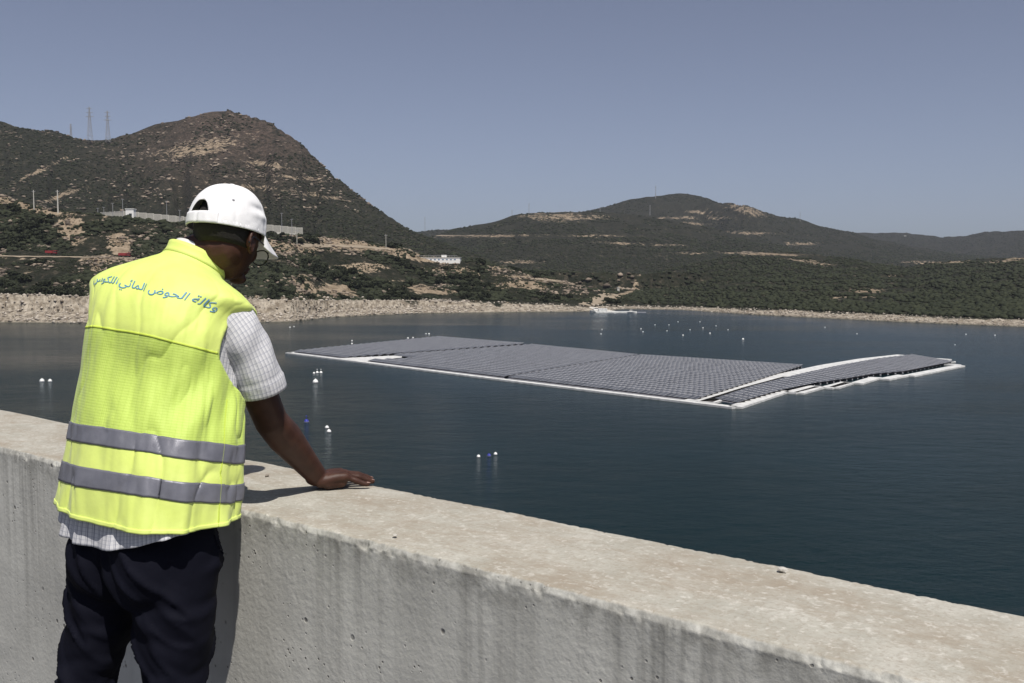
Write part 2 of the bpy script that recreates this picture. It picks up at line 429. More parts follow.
tag(link('hill_scrub', me, M_leaf), 'dark green scrub covering the mountain and the distant hills', kind='stuff')
print('far scrub', len(x))

# pale stones and outcrops strewn over the open ground
n = 60000
u = rng.uniform(-250, 700, n); d = np.where(rng.random(n) < .45, d_shore(u) + 25 + rng.random(n) * 150, 800 + rng.random(n) ** 1.2 * 700)
x = (u - 512) / F * d; z, lay = tgrid(u, d)
k_ = (fbm(xyz(x / 14, d / 14, z / 14), 4, 71) > np.where(d > 790, .13, .08)) & (z > ZW + 9) & ((lay <= 2)) & ((lay == 1) | (z > 70))
x, d, z = x[k_], d[k_], z[k_]; vm = visible_mask(x, d, z); x, d, z = x[vm], d[vm], z[vm]
s = (.25 + rng.random(len(x)) ** 3 * 1.3) * np.where(d > 790, 1.7, 1.)
me = scatter_mesh('hillside_stones', np.stack([x, d, z], -1), s, ico1, ico1f, (1.3, 1., .6), .35)
t = NT('hill_stone'); t.P(Base_Color=t.mix(t.attr('tone'), (.08, .063, .048), (.29, .235, .18)), Roughness=.95)
tag(link('hillside_stones', me, t.m), 'pale stones and outcrops on the open ground of headland and mountain', kind='stuff')
print('stones', len(x))

# headland shrubs
n = 30000
u = rng.uniform(-250, 655, n); ds = d_shore(u); dc = DC[1](u)
d = ds + 24 + rng.random(n) * (dc + 25 - ds - 24)
x = (u - 512) / F * d; z = tgrid(u, d)[0]
keep = (dens(x, d, 26., 61) + .5 * dens(x, d, 9., 62) > -.10)
pu2, pv2 = proj(np.stack([x, d, z], -1))
for (a, b, cc, e, r_, lk) in BL:
    if lk in (0, 1):
        c_, s_ = math.cos(r_), math.sin(r_); X_ = pu2 - a; Y_ = pv2 - b
        keep &= ~((((X_*c_+Y_*s_)/(cc*.95))**2 + ((-X_*s_+Y_*c_)/(e*.95))**2 < 1) & (rng.random(n) < .8))
keep &= ~near_track(pu2, pv2 - 1, 2.5); keep &= ~((np.abs(pu2 - 437) < 30) & (np.abs(pv2 - 263) < 5))
x, d, z, u = x[keep], d[keep], z[keep], u[keep]
s = rng.uniform(.6, 1.35, len(x)) * (1 + 1.0 * (rng.random(len(x)) > .93))
vm = visible_mask(x, d, z)
pu2, _ = proj(np.stack([x, d, z], -1))
size_px = np.where(vm & (pu2 > -5) & ((pu2 < 85) | (pu2 > 268)), s / d, 0)
big = np.argsort(-size_px)[:300]
mask = np.ones(len(x), bool); mask[big] = False

def shrub_mesh(name, seed, nl=520):
    """a rounded shrub made of leaf clusters through its volume"""
    r = np.random.default_rng(seed)
    lob = [(r.uniform(-.5, .5), r.uniform(-.5, .5), r.uniform(.25, .7), r.uniform(.4, .68)) for _ in range(7)]
    V = []; T = []
    for i in range(nl):
        a = lob[r.integers(len(lob))]
        v = r.normal(size=3); v /= np.linalg.norm(v); v *= a[3] * r.uniform(.75, 1.05)
        p = np.array([a[0] + v[0], a[1] + v[1], max(.02, a[2] + v[2] * .8)])
        e1 = r.normal(size=3); e1 /= np.linalg.norm(e1); e2 = np.cross(e1, r.normal(size=3)); e2 /= np.linalg.norm(e2)
        q = r.uniform(.10, .2)
        V += [p - e1*q - e2*q*.5, p + e1*q - e2*q*.5, p + e1*q*.6 + e2*q*.7, p - e1*q*.6 + e2*q*.7]; T += [r.random()] * 4
    V = np.array(V); Fc = np.arange(len(V)).reshape(-1, 4)
    # woody core so that the middle is not see-through
    for a in lob:
        k = len(V); Fq = ico1f
        cv = ico1 * a[3] * .72 * np.array([1, 1, .8]) + np.array(a[:3]); V = np.vstack([V, cv]); T += [.25] * len(cv)
        Fc = np.vstack([Fc, np.column_stack([Fq + k, Fq[:, 2] + k])]) if False else Fc
    me = bpy.data.meshes.new(name)
    faces = [tuple(f) for f in Fc.tolist()]; k0 = nl * 4
    for j in range(len(lob)): faces += [tuple(int(i) + k0 + j * len(ico1) for i in f) for f in ico1f]
    me.from_pydata(V.tolist(), [], faces); attr(me, 'tone', T); me.materials.append(M_leaf)
    return me
shrubs = [shrub_mesh('shrub', 100 + k) for k in range(8)]
for k, i in enumerate(big):
    o = bpy.data.objects.new('shrub', shrubs[k % 8]); COL.objects.link(o)
    o.location = (x[i], d[i], z[i] - .15 * s[i]); q = s[i] * 1.35
    o.scale = (q * rng.uniform(.9, 1.25), q * rng.uniform(.9, 1.25), q * rng.uniform(.75, 1.05)); o.rotation_euler = (0, 0, rng.random() * 6.28)
    tag(o, 'one of the larger rounded dark green shrubs on the near left headland slope', 'shrub', 'larger shrubs scattered over the left headland')
n2 = 34000; u2 = rng.uniform(-250, 655, n2); d2 = d_shore(u2) + 24 + rng.random(n2) * (DC[1](u2) - d_shore(u2) + 10)
x2 = (u2 - 512) / F * d2; z2 = tgrid(u2, d2)[0]; pa_, pb_ = proj(np.stack([x2, d2, z2], -1)); k2 = ~near_track(pa_, pb_, 1.8) & ~((np.abs(pa_ - 437) < 28) & (np.abs(pb_ - 262) < 4)) & (dens(x2, d2, 12., 64) > .0) & visible_mask(x2, d2, z2) & ~((np.abs(u2 - 437) < 30) & (np.abs(d2 - 575) < 20))
x = np.concatenate([x, x2[k2]]); d = np.concatenate([d, d2[k2]]); z = np.concatenate([z, z2[k2]]); s = np.concatenate([s, rng.uniform(.22, .6, k2.sum())]); mask = np.concatenate([mask, np.ones(k2.sum(), bool)])
me = scatter_mesh('headland_scrub', np.stack([x, d, z], -1)[mask], s[mask] * .95, ico2, ico2f, (1.2, 1.2, .8), .32, lift=.3)
tag(link('headland_scrub', me, M_leaf), 'low bushes and ground cover filling the left headland between its larger shrubs', kind='stuff')
print('headland scrub', mask.sum())

# ================================================================== WATER
t = NT('water'); c = t.coord('Object')
w1 = t.noise(t.map(c, (1.3, 2.0, 1), rot=(0, 0, .5)), 1.0, 4, .65); w2 = t.noise(t.map(c, (.22, .36, 1), rot=(0, 0, .5)), 1.0, 3, .5)
w3 = t.noise(t.map(c, (.006, .016, 1), rot=(0, 0, .35)), 1.0, 4, .55)
hh = t.math('ADD', t.math('MULTIPLY', w1, .5), w2)
t.P(Base_Color=t.mix(w3, (.0003, .0085, .0098), (.0010, .0155, .0180)), Roughness=t.node('ShaderNodeMapRange', {'Value': w3, 'From Min': .35, 'From Max': .65, 'To Min': .1, 'To Max': .2}).outputs[0], IOR=1.333, Normal=t.bump(hh, .9, .5)); t.b.inputs['Specular IOR Level'].default_value = .21
M_water = t.m

# ------------------------------------------------------------------ dam wall frame
near = [P(0, 450, 0), P(940, 683, 0)]
def wall_pt(u, v, z=.95):
    d = (z - CAMZ) / float(slope(v)); return P(u, v, d)
a0, a1 = wall_pt(0, 448.5), wall_pt(940, 683); b0, b1 = wall_pt(0, 408), wall_pt(1024, 617)
dirw = ((a1 - a0).normalized() + (b1 - b0).normalized()).normalized(); nrm = Vector((-dirw.y, dirw.x, 0))
if nrm.y < 0: nrm = -nrm
na = (a0.dot(nrm) + a1.dot(nrm)) / 2; nb = (b0.dot(nrm) + b1.dot(nrm)) / 2
WA = math.atan2(dirw.y, dirw.x)
print('wall near/far', na, nb, 'angle', math.degrees(WA), [p.dot(nrm) for p in (a0, a1, b0, b1)])
Wo = nrm * na                                       # origin of the wall frame, x along, y towards the lake
WW = nb - na; WH = .95

# water sheet on the lake side of the dam
p0 = nrm * (nb + .6)
mb = MB()
q = [p0 - dirw * 7000, p0 + dirw * 7000, p0 + dirw * 7000 + nrm * 7500, p0 - dirw * 7000 + nrm * 7500]
mb.add([(v.x, v.y, ZW) for v in q], [(0, 1, 2, 3)])
tag(mb.build('water', M_water), kind='structure')

# ------------------------------------------------------------------ parapet
t = NT('wall_concrete'); c = t.coord('Object'); geo = t.node('ShaderNodeNewGeometry'); sepn = t.node('ShaderNodeSeparateXYZ', {'Vector': geo.outputs['Normal']})
sepc = t.node('ShaderNodeSeparateXYZ', {'Vector': c}); zc_ = sepc.outputs[2]
topm = t.math('MULTIPLY', t.ramp(sepn.outputs[2], [(.6, 0.), (.85, 1.)]), t.ramp(zc_, [(.940, 0.), (.946, 1.)]))
nb1 = t.noise(c, 1.6, 6, .6); nb2 = t.noise(c, 9, 6, .65); nb3 = t.noise(c, 70, 3, .6)
side = t.mix(t.ramp(nb1, [(.35, 0.), (.68, 1.)]), (.44, .435, .40), (.60, .595, .545))
side = t.mix(t.ramp(nb2, [(.4, 0.), (.75, .45)]), side, (.61, .60, .55))
streak = t.noise(t.map(c, (16, 16, .55)), 1, 4, .65)
reach = t.noise(t.map(c, (3.0, 3.0, .05)), 1, 4, .6)
fall = t.math('MULTIPLY', t.ramp(zc_, [(.25, 0.), (.93, 1.)]), t.ramp(reach, [(.42, .1), (.62, 1.)]))
side = t.mix(t.math('MULTIPLY', t.ramp(streak, [(.44, 0.), (.66, .85)]), fall), side, (.13, .127, .115))
side = t.mix(t.math('MULTIPLY', t.ramp(t.noise(t.map(c, (1.1, 1.1, 4.5)), 1, 4, .6), [(.5, 0.), (.62, .3)]), t.ramp(zc_, [(.3, 1.), (.75, .2)])), side, (.25, .25, .24))
top = t.mix(t.ramp(nb2, [(.35, 0.), (.7, 1.)]), (.345, .332, .285), (.455, .44, .39))
top = t.mix(t.ramp(t.noise(t.map(c, (1, 1.8, 1)), 3.4, 8, .78), [(.43, 0.), (.64, .85)]), top, (.28, .235, .18))
top = t.mix(t.ramp(t.noise(c, 130, 4, .7), [(.48, 0.), (.66, .6)]), top, (.27, .235, .19))
top = t.mix(t.ramp(nb3, [(.56, 0.), (.70, .45)]), top, (.62, .60, .55))
side = t.mix(t.math('MULTIPLY', t.ramp(zc_, [(.86, 0.), (.935, 1.)]), t.ramp(t.noise(c, 24, 5, .7), [(.40, 0.), (.62, .75)])), side, (.20, .195, .175))
pits = t.vor(t.map(c, (1, 1, 1)), 17, rnd=1); psel = t.noise(c, 5, 2)
pit = t.math('MULTIPLY', t.ramp(pits, [(.07, 1.), (.13, 0.)]), t.ramp(psel, [(.5, 0.), (.56, 1.)]))
pits2 = t.vor(c, 45); pit2 = t.math('MULTIPLY', t.ramp(pits2, [(.08, 1.), (.16, 0.)]), t.ramp(t.noise(c, 4, 2), [(.5, 0.), (.58, 1.)]))
pit = t.math('MAXIMUM', pit, pit2)
cc = t.mix(topm, side, top); pit = t.math('MULTIPLY', pit, t.math('SUBTRACT', 1.0, t.math('MULTIPLY', topm, .92)))
cc = t.mix(t.math('MULTIPLY', pit, .75), cc, (.10, .09, .08))
hh = t.math('SUBTRACT', t.math('ADD', t.math('MULTIPLY', nb2, .6), t.math('MULTIPLY', nb3, .45)), t.math('MULTIPLY', pit, .8))
t.P(Base_Color=cc, Roughness=.92, Normal=t.bump(hh, .55, .006)); t.b.inputs['Specular IOR Level'].default_value = .25
M_wall = t.m
# section of the wall, chamfered and chipped edges
sec = [(0, z) for z in np.concatenate([np.linspace(-.02, .88, 40), np.arange(.884, .937, .0035)])] + [(.001, .938), (.003, .944), (.007, .9485), (.012, .950)] + [(y, .951 - .004 * abs(y / WW - .5)) for y in np.concatenate([np.arange(.016, .05, .0035), np.linspace(.052, WW - .052, 34), np.arange(WW - .05, WW - .013, .0035)])] + [(WW - .010, .949), (WW - .003, .940)] + [(WW, z) for z in np.linspace(.93, -.02, 14)]
xs = np.concatenate([np.linspace(-150, -14, 40)[:-1], np.linspace(-14, -3.2, 60)[:-1], np.linspace(-3.2, 1.9, 1300), np.linspace(1.9, 12, 60)[1:], np.linspace(12, 150, 40)[1:]])
sec = np.array(sec); X, K = np.meshgrid(xs, np.arange(len(sec)), indexing='ij')
Y = sec[K, 0].copy(); Zs = sec[K, 1].copy()
p = xyz(X, Y, Zs)
edge = np.exp(-((Zs - .945) / .014) ** 2) * (np.exp(-(Y / .014) ** 2) + np.exp(-((Y - WW) / .014) ** 2))
chip = np.clip(fbm(p * 60, 4, 3, .75) - .02, 0, 1) * .007 * edge + np.clip(fbm(p * 20, 4, 6, .7) - .22, 0, 1) * .016 * edge
Zs = Zs - chip; Y = Y + np.where(Y < WW / 2, 1, -1) * chip * 1.0
Zs = Zs + (.0022 * fbm(p * 9, 3, 1) + .003 * fbm(p * 1.7, 2, 2)) * (sec[K, 1] > .93)
Y = Y + .0014 * fbm(p * 7, 3, 4) * (sec[K, 1] < .93) + .004 * vnoise(xyz(X * .8, 0, 0), 8)
me = np_mesh('parapet', np.stack([X, Y, Zs], -1).reshape(-1, 3), grid_faces(len(xs), len(sec))[:, ::-1], True)
wall = link('parapet_wall', me, M_wall); wall.location = Wo; wall.rotation_euler = (0, 0, WA)
tag(wall, 'thick weathered concrete parapet wall the man in the vest leans on', 'wall')
# dam body below the parapet
t = NT('dam_concrete'); c = t.coord(); t.P(Base_Color=t.mix(t.noise(c, .7, 6, .6), (.27, .26, .235), (.40, .38, .34)), Roughness=.95, Normal=t.bump(t.noise(c, 6, 4), .4, .02))
mb = MB(); mb.box(-220, 220, -9, .55 + WW, -.35, -.022); mb.box(-220, 220, -9, .55 + WW - .05, -46, -.352)
dam = tag(mb.build('dam_crest', t.m), kind='structure'); dam.location = Wo; dam.rotation_euler = (0, 0, WA)
t = NT('road_asphalt'); c = t.coord(); t.P(Base_Color=t.mix(t.noise(c, 60, 4), (.055, .054, .052), (.12, .115, .11)), Roughness=.9, Normal=t.bump(t.noise(c, 90, 3), .5, .005))
mb = MB(); mb.box(-219, 219, -8.6, -.002, -.020, -.001)
rd = tag(mb.build('road', t.m), kind='structure'); rd.location = Wo; rd.rotation_euler = (0, 0, WA)
# small pebbles and a flake of mortar on the wall top
M_peb = plain('pebble_stone', (.22, .19, .16), .9)
def pebble(u, v, r, label, m=M_peb):
    bm = bmesh.new(); bmesh.ops.create_icosphere(bm, subdivisions=2, radius=r)
    for q in bm.verts: q.co *= 1 + .25 * random.uniform(-1, 1); q.co.z *= .6
    me = bpy.data.meshes.new('pebble'); bm.to_mesh(me); bm.free()
    o = link('pebble', me, m); o.location = wall_pt(u, v, .953) + Vector((0, 0, r * .3)); tag(o, label, 'pebble')
M_pale = plain('mortar_flake', (.45, .43, .39), .9)
pebble(267, 476, .006, 'small dark pebble on the wall top behind the man\'s forearm')
pebble(395, 536, .005, 'tiny white chip of mortar on the wall top right of the hand', M_pale)
pebble(783, 571, .009, 'pale lump of mortar on the far edge of the wall top', M_pale)
# ================================================================== FLOATING SOLAR ARRAY
def W(u, v, z=ZW): return P(u, v, (z - CAMZ) / float(slope(v)))
t = NT('solar_glass'); c = t.coord('Object')
t.P(Base_Color=t.mix(t.attr('tone'), (.052, .056, .066), (.098, .104, .120)), Roughness=.42, IOR=1.5)
t.b.inputs['Specular IOR Level'].default_value = .8
M_cell = t.m
M_frame = plain('panel_frame', (.42, .42, .43), .5, Metallic=.2)
t = NT('white_float'); c = t.coord('Object'); t.P(Base_Color=t.mix(t.ramp(t.noise(c, .9, 4), [(.35, 0.), (.7, 1.)]), (.50, .50, .49), (.72, .72, .70)), Roughness=.6)
M_float = t.m
M_blackf = plain('dark_float', (.025, .025, .028), .6)
M_greyf = plain('grey_float', (.30, .30, .33), .6)

arr = empty('floating_solar_array', W(560, 375)); AO = arr.location.copy()
tag(arr, 'huge raft of grey solar panels with white walkways floating on the reservoir', 'solar array')

def quad(c00, c10, c11, c01):   # front-left, front-right, back-right, back-left (photo points on the water)
    q = [np.array(W(*c)) for c in (c00, c10, c11, c01)]
    return lambda s, r: (q[0]*(1-s)*(1-r) + q[1]*s*(1-r) + q[2]*s*r + q[3]*(1-s)*r)
blocks = [  # quad, rows
    (quad((291,353.2),(343,359.3),(526,345.3),(438,338.2)), 24),
    (quad((346,360.2),(502,379.2),(638,356.8),(533,346.2)), 24),
    (quad((506,379.6),(695,402.6),(803,367.6),(641,357)), 24)]
panels = []      # (centre, along, across, tone)
def fill(fn, rows, r0=.012, r1=.99, s0=lambda r: 0., s1=lambda r: 1.):
    for i in range(rows):
        r = r0 + (r1 - r0) * (i + .5) / rows
        a = s0(r); b = s1(r)
        pa = fn(a, r); pb = fn(b, r); Ln = np.linalg.norm(pb - pa); m = max(1, int(Ln / 1.2))
        pitch = np.linalg.norm(fn(.5, r1) - fn(.5, r0)) / rows
        for j in range(m):
            s = a + (b - a) * (j + .5) / m
            pp = fn(s, r); al = fn(min(s + .01, 1), r) - fn(max(s - .01, 0), r); al /= np.linalg.norm(al)
            panels.append((pp, al, min(pitch * .80, 2.4), 1.2 * .955, i, j))
for kb, (fn, rows) in enumerate(blocks): fill(fn, rows, s0=(lambda r: float(np.interp(r, [0, .12, .22, .23], [.12, .20, .19, 0]))) if kb == 1 else (lambda r: 0.))
# right-hand strip beyond the wide white walkway
WB = [(712,402.6),(752,389.2),(792,378.3),(837,368),(876,361),(912,356.6)]
right = [(735,406.8),(776,394.2),(816,385.5),(846,381.2),(874,376.3),(905,373.6),(953,364)]
def resamp(pts, n):
    q = [np.array(W(*p)) for p in pts]; L = np.cumsum([0] + [np.linalg.norm(q[i+1]-q[i]) for i in range(len(q)-1)])
    return lambda t: np.array([np.interp(t * L[-1], L, [k[a] for k in q]) for a in range(3)])
lf = resamp(WB, 0); rf = resamp(right, 0)
strip = lambda s, r: lf(r) * (1 - s) + rf(r) * s
fill(strip, 40, .02, .99)
print('panels', len(panels))
# one panel: framed sheet, tilted towards the dam
def panel_verts(pp, al, wid, ln, tilt):
    up = np.array([0, 0, 1.]); ac = np.cross(up, al)           # away from the viewer side
    if ac[1] < 0: ac = -ac
    ac = ac * math.cos(tilt) + up * math.sin(tilt); nn = np.cross(al, ac)
    if nn[2] < 0: nn = -nn
    c0 = pp + up * .62
    V = []
    for (fx, f0, f1) in ((.5,-.5,.5),(.445,-.47,.41)):
        for sx, sy in ((-1,0),(1,0),(1,1),(-1,1)): V.append(c0 + al*sx*fx*ln + ac*(f1 if sy else f0)*wid)
    for sx, sy in ((-1,-1),(1,-1),(1,1),(-1,1)): V.append(c0 + al*sx*.5*ln + ac*sy*.5*wid - nn*.04)
    return V
PF = [(0,1,5,4),(1,2,6,5),(2,3,7,6),(3,0,4,7),(4,5,6,7),(0,8,9,1),(1,9,10,2),(2,10,11,3),(3,11,8,0),(11,10,9,8)]
def panel_set(lst, name):
    V = []; Fs = []; mi = []; tn = []
    for k, (pp, al, wid, ln, i, j) in enumerate(lst):
        tl = R(11) + R(2) * float(vnoise(np.array([pp[0]/14, pp[1]/14, .5]), 4)) + R(.8) * random.uniform(-1, 1)
        b = len(V); V += panel_verts(pp, al, wid, ln, tl)
        Fs += [tuple(b + q for q in f) for f in PF]; mi += [2, 0, 0, 0] + [1] + [2]*5; tn += [random.random()] * 12
    V = np.array(V) - np.array(AO)
    me = np_mesh(name, V, Fs); me.materials.append(M_frame); me.materials.append(M_cell); me.materials.append(M_blackf)
    me.polygons.foreach_set('material_index', np.array(mi, np.int32)); attr(me, 'tone', tn)
    return me
panels.sort(key=lambda q: q[0][1])
for q in panels[:100]:
    o = link('solar_panel', panel_set([q], 'solar_panel'), None, arr)
o = link('solar_panels', panel_set(panels[100:], 'solar_panels'), None, arr); o['kind'] = 'stuff'
# floats under the rows: dark supports at row ends, grey maintenance strips between rows
def strip_mesh(pa, pb, wdt, z0, z1, mb, seg=1):
    pa = Vector(pa); pb = Vector(pb)
    for k in range(seg):
        a = pa.lerp(pb, k/seg); b = pa.lerp(pb, (k+1)/seg); dr = (b - a); dr.z = 0; L_ = dr.length
        if L_ < .01: continue
        M = Matrix.Translation(a - AO) @ Matrix.Rotation(math.atan2(dr.y, dr.x), 4, 'Z')
        mb.box(0, L_ * .985, -wdt/2, wdt/2, z0, z1, M)
for kb, (fn, rows) in enumerate(blocks + [(strip, 40)]):
    sA = (lambda r: float(np.interp(r, [0, .12, .22, .23], [.12, .20, .19, 0]))) if kb == 1 else (lambda r: 0.)
    gm = MB(); bk = MB()
    r0 = .012 if rows == 24 else .02; r1 = .99
    for i in range(rows + 1):
        r = r0 + (r1 - r0) * i / rows
        seg = 6 if rows == 24 else 1
        strip_mesh(fn(sA(r), r), fn(1., r), .42, 0.02, .22, gm, seg)
        if i < rows:
            r = r0 + (r1 - r0) * (i + .62) / rows
            strip_mesh(fn(.003 + sA(r), r), fn(.997, r), 1.0, 0.0, .5, bk, seg)
    gm.build('maintenance_walkway', M_greyf, arr); bk.build('panel_float', M_blackf, arr)
# white walkways
wm = MB()
def poly_walk(pts, wdt, mb, seg=10):
    for k in range(len(pts) - 1):
        n_ = max(1, int((W(*pts[k+1]) - W(*pts[k])).length / 2.4))
        strip_mesh(W(*pts[k]), W(*pts[k+1]), wdt, -.1, .32, mb, n_)
poly_walk([(288,353.6),(345,360.6),(420,370.2),(503,380.6),(600,392.4),(700,404.4),(735,408.6)], 1.7, wm)
wm.build('front_walkway', M_float, arr)
wm = MB(); poly_walk([(698,402.8),(742,388.8),(783,377.6),(829,367.2),(869,360.4),(906,356.2)], 5.2, wm)
poly_walk([(706,403.9),(750,389.6),(790,378.4)], 3.0, wm); wm.build('wide_walkway', M_float, arr)
for a, b in (((735,408.4),(784,392.2)),((790,393.8),(816,387.4)),((826,389.0),(847,383.6)),((857,384.4),(876,378.6)),((884,380.3),(903,376.4)),((909,376.8),(960,366.6))):
    wm = MB(); poly_walk([a, b], 2.4, wm); wm.build('stepped_walkway', M_float, arr)
for a, b in (((799,394.2),(820,388.2)),((834,388.8),(849,384.0)),((935,359.5),(950,360.6)),((938,362.2),(956,362.8)),((944,365),(960,366))):
    wm = MB(); poly_walk([a, b], 2.0, wm); wm.build('stepped_walkway', M_float, arr)
wm = MB()
q = [W(340,359.4),W(364,363.1),W(384,361),W(402,358.6),W(402,356.4)]
wm.add([Vector((v.x, v.y, ZW + .325)) - AO for v in q], [(0,1,2,3,4)])
wm.build('corner_deck', M_float, arr)
wm = MB(); poly_walk([(288,353.4),(330,350.3),(352,348)], .8, wm)
for a, b in (((355,348),(362,347.4)),((370,346),(378,345.4)),((386,343.6),(394,343)),((402,341.8),(410,341.2)),((288,353.5),(294,353.4)),((420,339.6),(428,339))): poly_walk([a, b], 2.6, wm)
poly_walk([(527,345.9),(534,346.1)], 3., wm)
wm.build('rear_walkway', M_float, arr)

# ================================================================== BUOYS
M_bw = plain('buoy_white', (.78, .78, .76), .45, .05)
M_bb = plain('buoy_blue', (.02, .03, .30), .4, .1)
def buoy(u, v, r, label, grp, col=None, tall=False, cat='buoy'):
    p = W(u, v + r * .2); o = empty('mooring_buoy', (p.x, p.y, ZW)); tag(o, label, cat, grp)
    m = MB(); n = 10
    prof = [(.02*r, -.5*r)] + [(r*math.cos(a), .25*r + r*math.sin(a)) for a in np.linspace(-.7, 1.3, n)] + [(.12*r, 1.3*r)]
    m.lathe(prof, 14); m.build('float_body', col or M_bw, o, True)
    m = MB(); m.lathe([(.9*r, .02*r), (1.12*r, .08*r), (1.12*r, .2*r), (.9*r, .26*r)], 14); m.build('collar', M_greyf, o, True)
    m = MB()
    if tall: m.tube([(0,0,1.2*r),(0,0,2.6*r)], .1*r); m.lathe([(.22*r,2.2*r),(.28*r,2.5*r),(.1*r,2.8*r)], 8)
    else: m.lathe([(.16*r,1.25*r),(.2*r,1.4*r),(.12*r,1.55*r)], 8)
    m.build('top_mark', col or M_bw, o, True)
buoy(42,381.5,.48,'left one of two white buoys on the water left of the man',None); buoy(50,381.5,.40,'right one of two white buoys on the water left of the man',None)
buoy(314,373.5,.26,'small grey-white buoy just right of the sleeve, left of the two taller ones',None)
buoy(317.2,373,.34,'left of two tall white marker buoys above the round buoy near the sleeve',None,tall=True); buoy(321,373,.34,'right of two tall white marker buoys above the round buoy near the sleeve',None,tall=True)
buoy(315.5,382.5,.55,'round white buoy floating alone below the pair of marker buoys',None)
buoy(306.5,422,.36,'bright blue buoy beside the man\'s elbow',None,M_bb,True)
buoy(327,428,.28,'upper of two white buoys touching each other right of the blue buoy',None); buoy(329,432,.30,'lower of two white buoys touching each other right of the blue buoy',None)
buoy(478.5,457,.22,'leftmost of three small buoys in a row in front of the wall',None); buoy(489,456,.24,'middle of three small buoys in a row in front of the wall',None,M_bb); buoy(495.5,454.5,.22,'rightmost of three small buoys in a row in front of the wall',None)
FB = [(641,329,.6),(643,332,.6),(667,331,.5),(683,335.5,.7),(703,328,.6),(710,333.5,.7),(743,339.5,.9),(825,327.5,.7),(857,334,.7),(966,334.5,.7),(995,335.5,.8),(290,327.5,.7),(294,326.8,.6),(352,344,.7),(352,341,.6),(408,338.5,.8),(413,338,.7),(429,334.2,.8),(426,334,.6),(601,334.2,.6),(602,329.5,.5),(615,313.5,.6),(678,322,.5),(655,325,.5),(669,325,.5),(700,322,.5),(716,326,.5),(728,330,.5),(690,330,.5),(955,345,.5)]
for u, v, r in FB: buoy(u, v, r * (.42 if u < 800 else .30), 'tiny white mooring buoy far out on the water around the solar array', 'far white mooring buoys')

# ================================================================== THINGS ON THE HILLS
M_steel = plain('galvanised_steel', (.34, .34, .35), .5, Metallic=.3)
M_conc = plain('pale_precast', (.50, .48, .43), .85)
M_white = plain('white_paint', (.78, .77, .74), .6)
def pylon(u, vbase, vtop, d, label, grp):
    g = P(u, vbase, d); h = (vbase - vtop) / F * d
    o = empty('electricity_pylon', (g.x, g.y, g.z - 3)); h += 3; tag(o, label, 'pylon', grp)
    m = MB(); b = h * .065; r = .16
    lv = [0, .14, .27, .39, .5, .6, .69, .77, .85, .92, 1]
    wd = lambda t_: b * (1 - t_) ** 1.1 * .92 + b * .12
    for sx in (-1, 1):
        for sy in (-1, 1): m.tube([(sx*wd(t_), sy*wd(t_), h*t_) for t_ in lv], r, 5)
    for i in range(len(lv)-1):
        a, c_ = lv[i], lv[i+1]
        for (p, q) in (((-1,-1),(1,-1)),((1,-1),(1,1)),((1,1),(-1,1)),((-1,1),(-1,-1))):
            A = wd(a); B = wd(c_)
            m.tube([(p[0]*A,p[1]*A,h*a),(q[0]*B,q[1]*B,h*c_)], r*.6, 4); m.tube([(q[0]*A,q[1]*A,h*a),(p[0]*B,p[1]*B,h*c_)], r*.6, 4)
            m.tube([(p[0]*B,p[1]*B,h*c_),(q[0]*B,q[1]*B,h*c_)], r*.6, 4)
    m.build('lattice_tower', M_steel, o)
    for k, t_ in enumerate((.7, .82, .94)):
        m = MB(); L_ = h * (.13, .11, .095)[k]
        for s_ in (-1, 1):
            m.tube([(0,-wd(t_),h*t_),(s_*L_,0,h*t_+.3)], r*1.3, 4); m.tube([(0,wd(t_),h*t_),(s_*L_,0,h*t_+.3)], r*1.3, 4); m.tube([(0,0,h*t_+h*.03),(s_*L_,0,h*t_+.3)], r*.6, 4)
        m.build('crossarm', M_steel, o)
pylon(90, 138, 107.5, 1340, 'left of the two tall lattice pylons on the ridge left of the summit', None)
pylon(108, 140, 111.5, 1350, 'right of the two tall lattice pylons on the ridge left of the summit', None)
pylon(71, 136, 124, 1400, 'small faint lattice pylon on the left ridge, left of the tall pair', None)
def mast(u, vb, vt, d, label, r=.5):
    g = P(u, vb, d); h = (vb - vt) / F * d + 3
    o = empty('radio_mast', (g.x, g.y, g.z - 3)); tag(o, label, 'mast')
    m = MB(); m.tube([(0,0,0),(0,0,h)], [r, r*.35], 6); m.build('mast_pole', M_steel, o)
    m = MB()
    for t_ in (.6, .8, .93): m.box(-r*1.3, r*1.3, -r*.8, r*.8, h*t_-.5, h*t_+.5)
    m.build('antenna', M_steel, o)
mast(655.5, 207, 186, 2750, 'tall radio mast on the highest green summit of the far hills', 1.3)
mast(425, 230, 217, 1500, 'thin mast in the saddle right of the big mountain', .45)
mast(529, 213, 203, 1900, 'short mast on the flat tan hilltop', .6)
mast(512, 216, 210, 1900, 'lowest mast at the left end of the flat tan hilltop', .6)
mast(600, 216, 207, 1900, 'mast at the right end of the flat tan hilltop', .6)
mast(650, 214, 205, 2400, 'small mast just left below the highest far summit', .7)
mast(754, 256-24, 226, 2700, 'tiny mast on the far ridge right of the tan cone', .7)
mast(800, 220, 212, 2650, 'thin mast on the far ridge right of the green summit', .7)
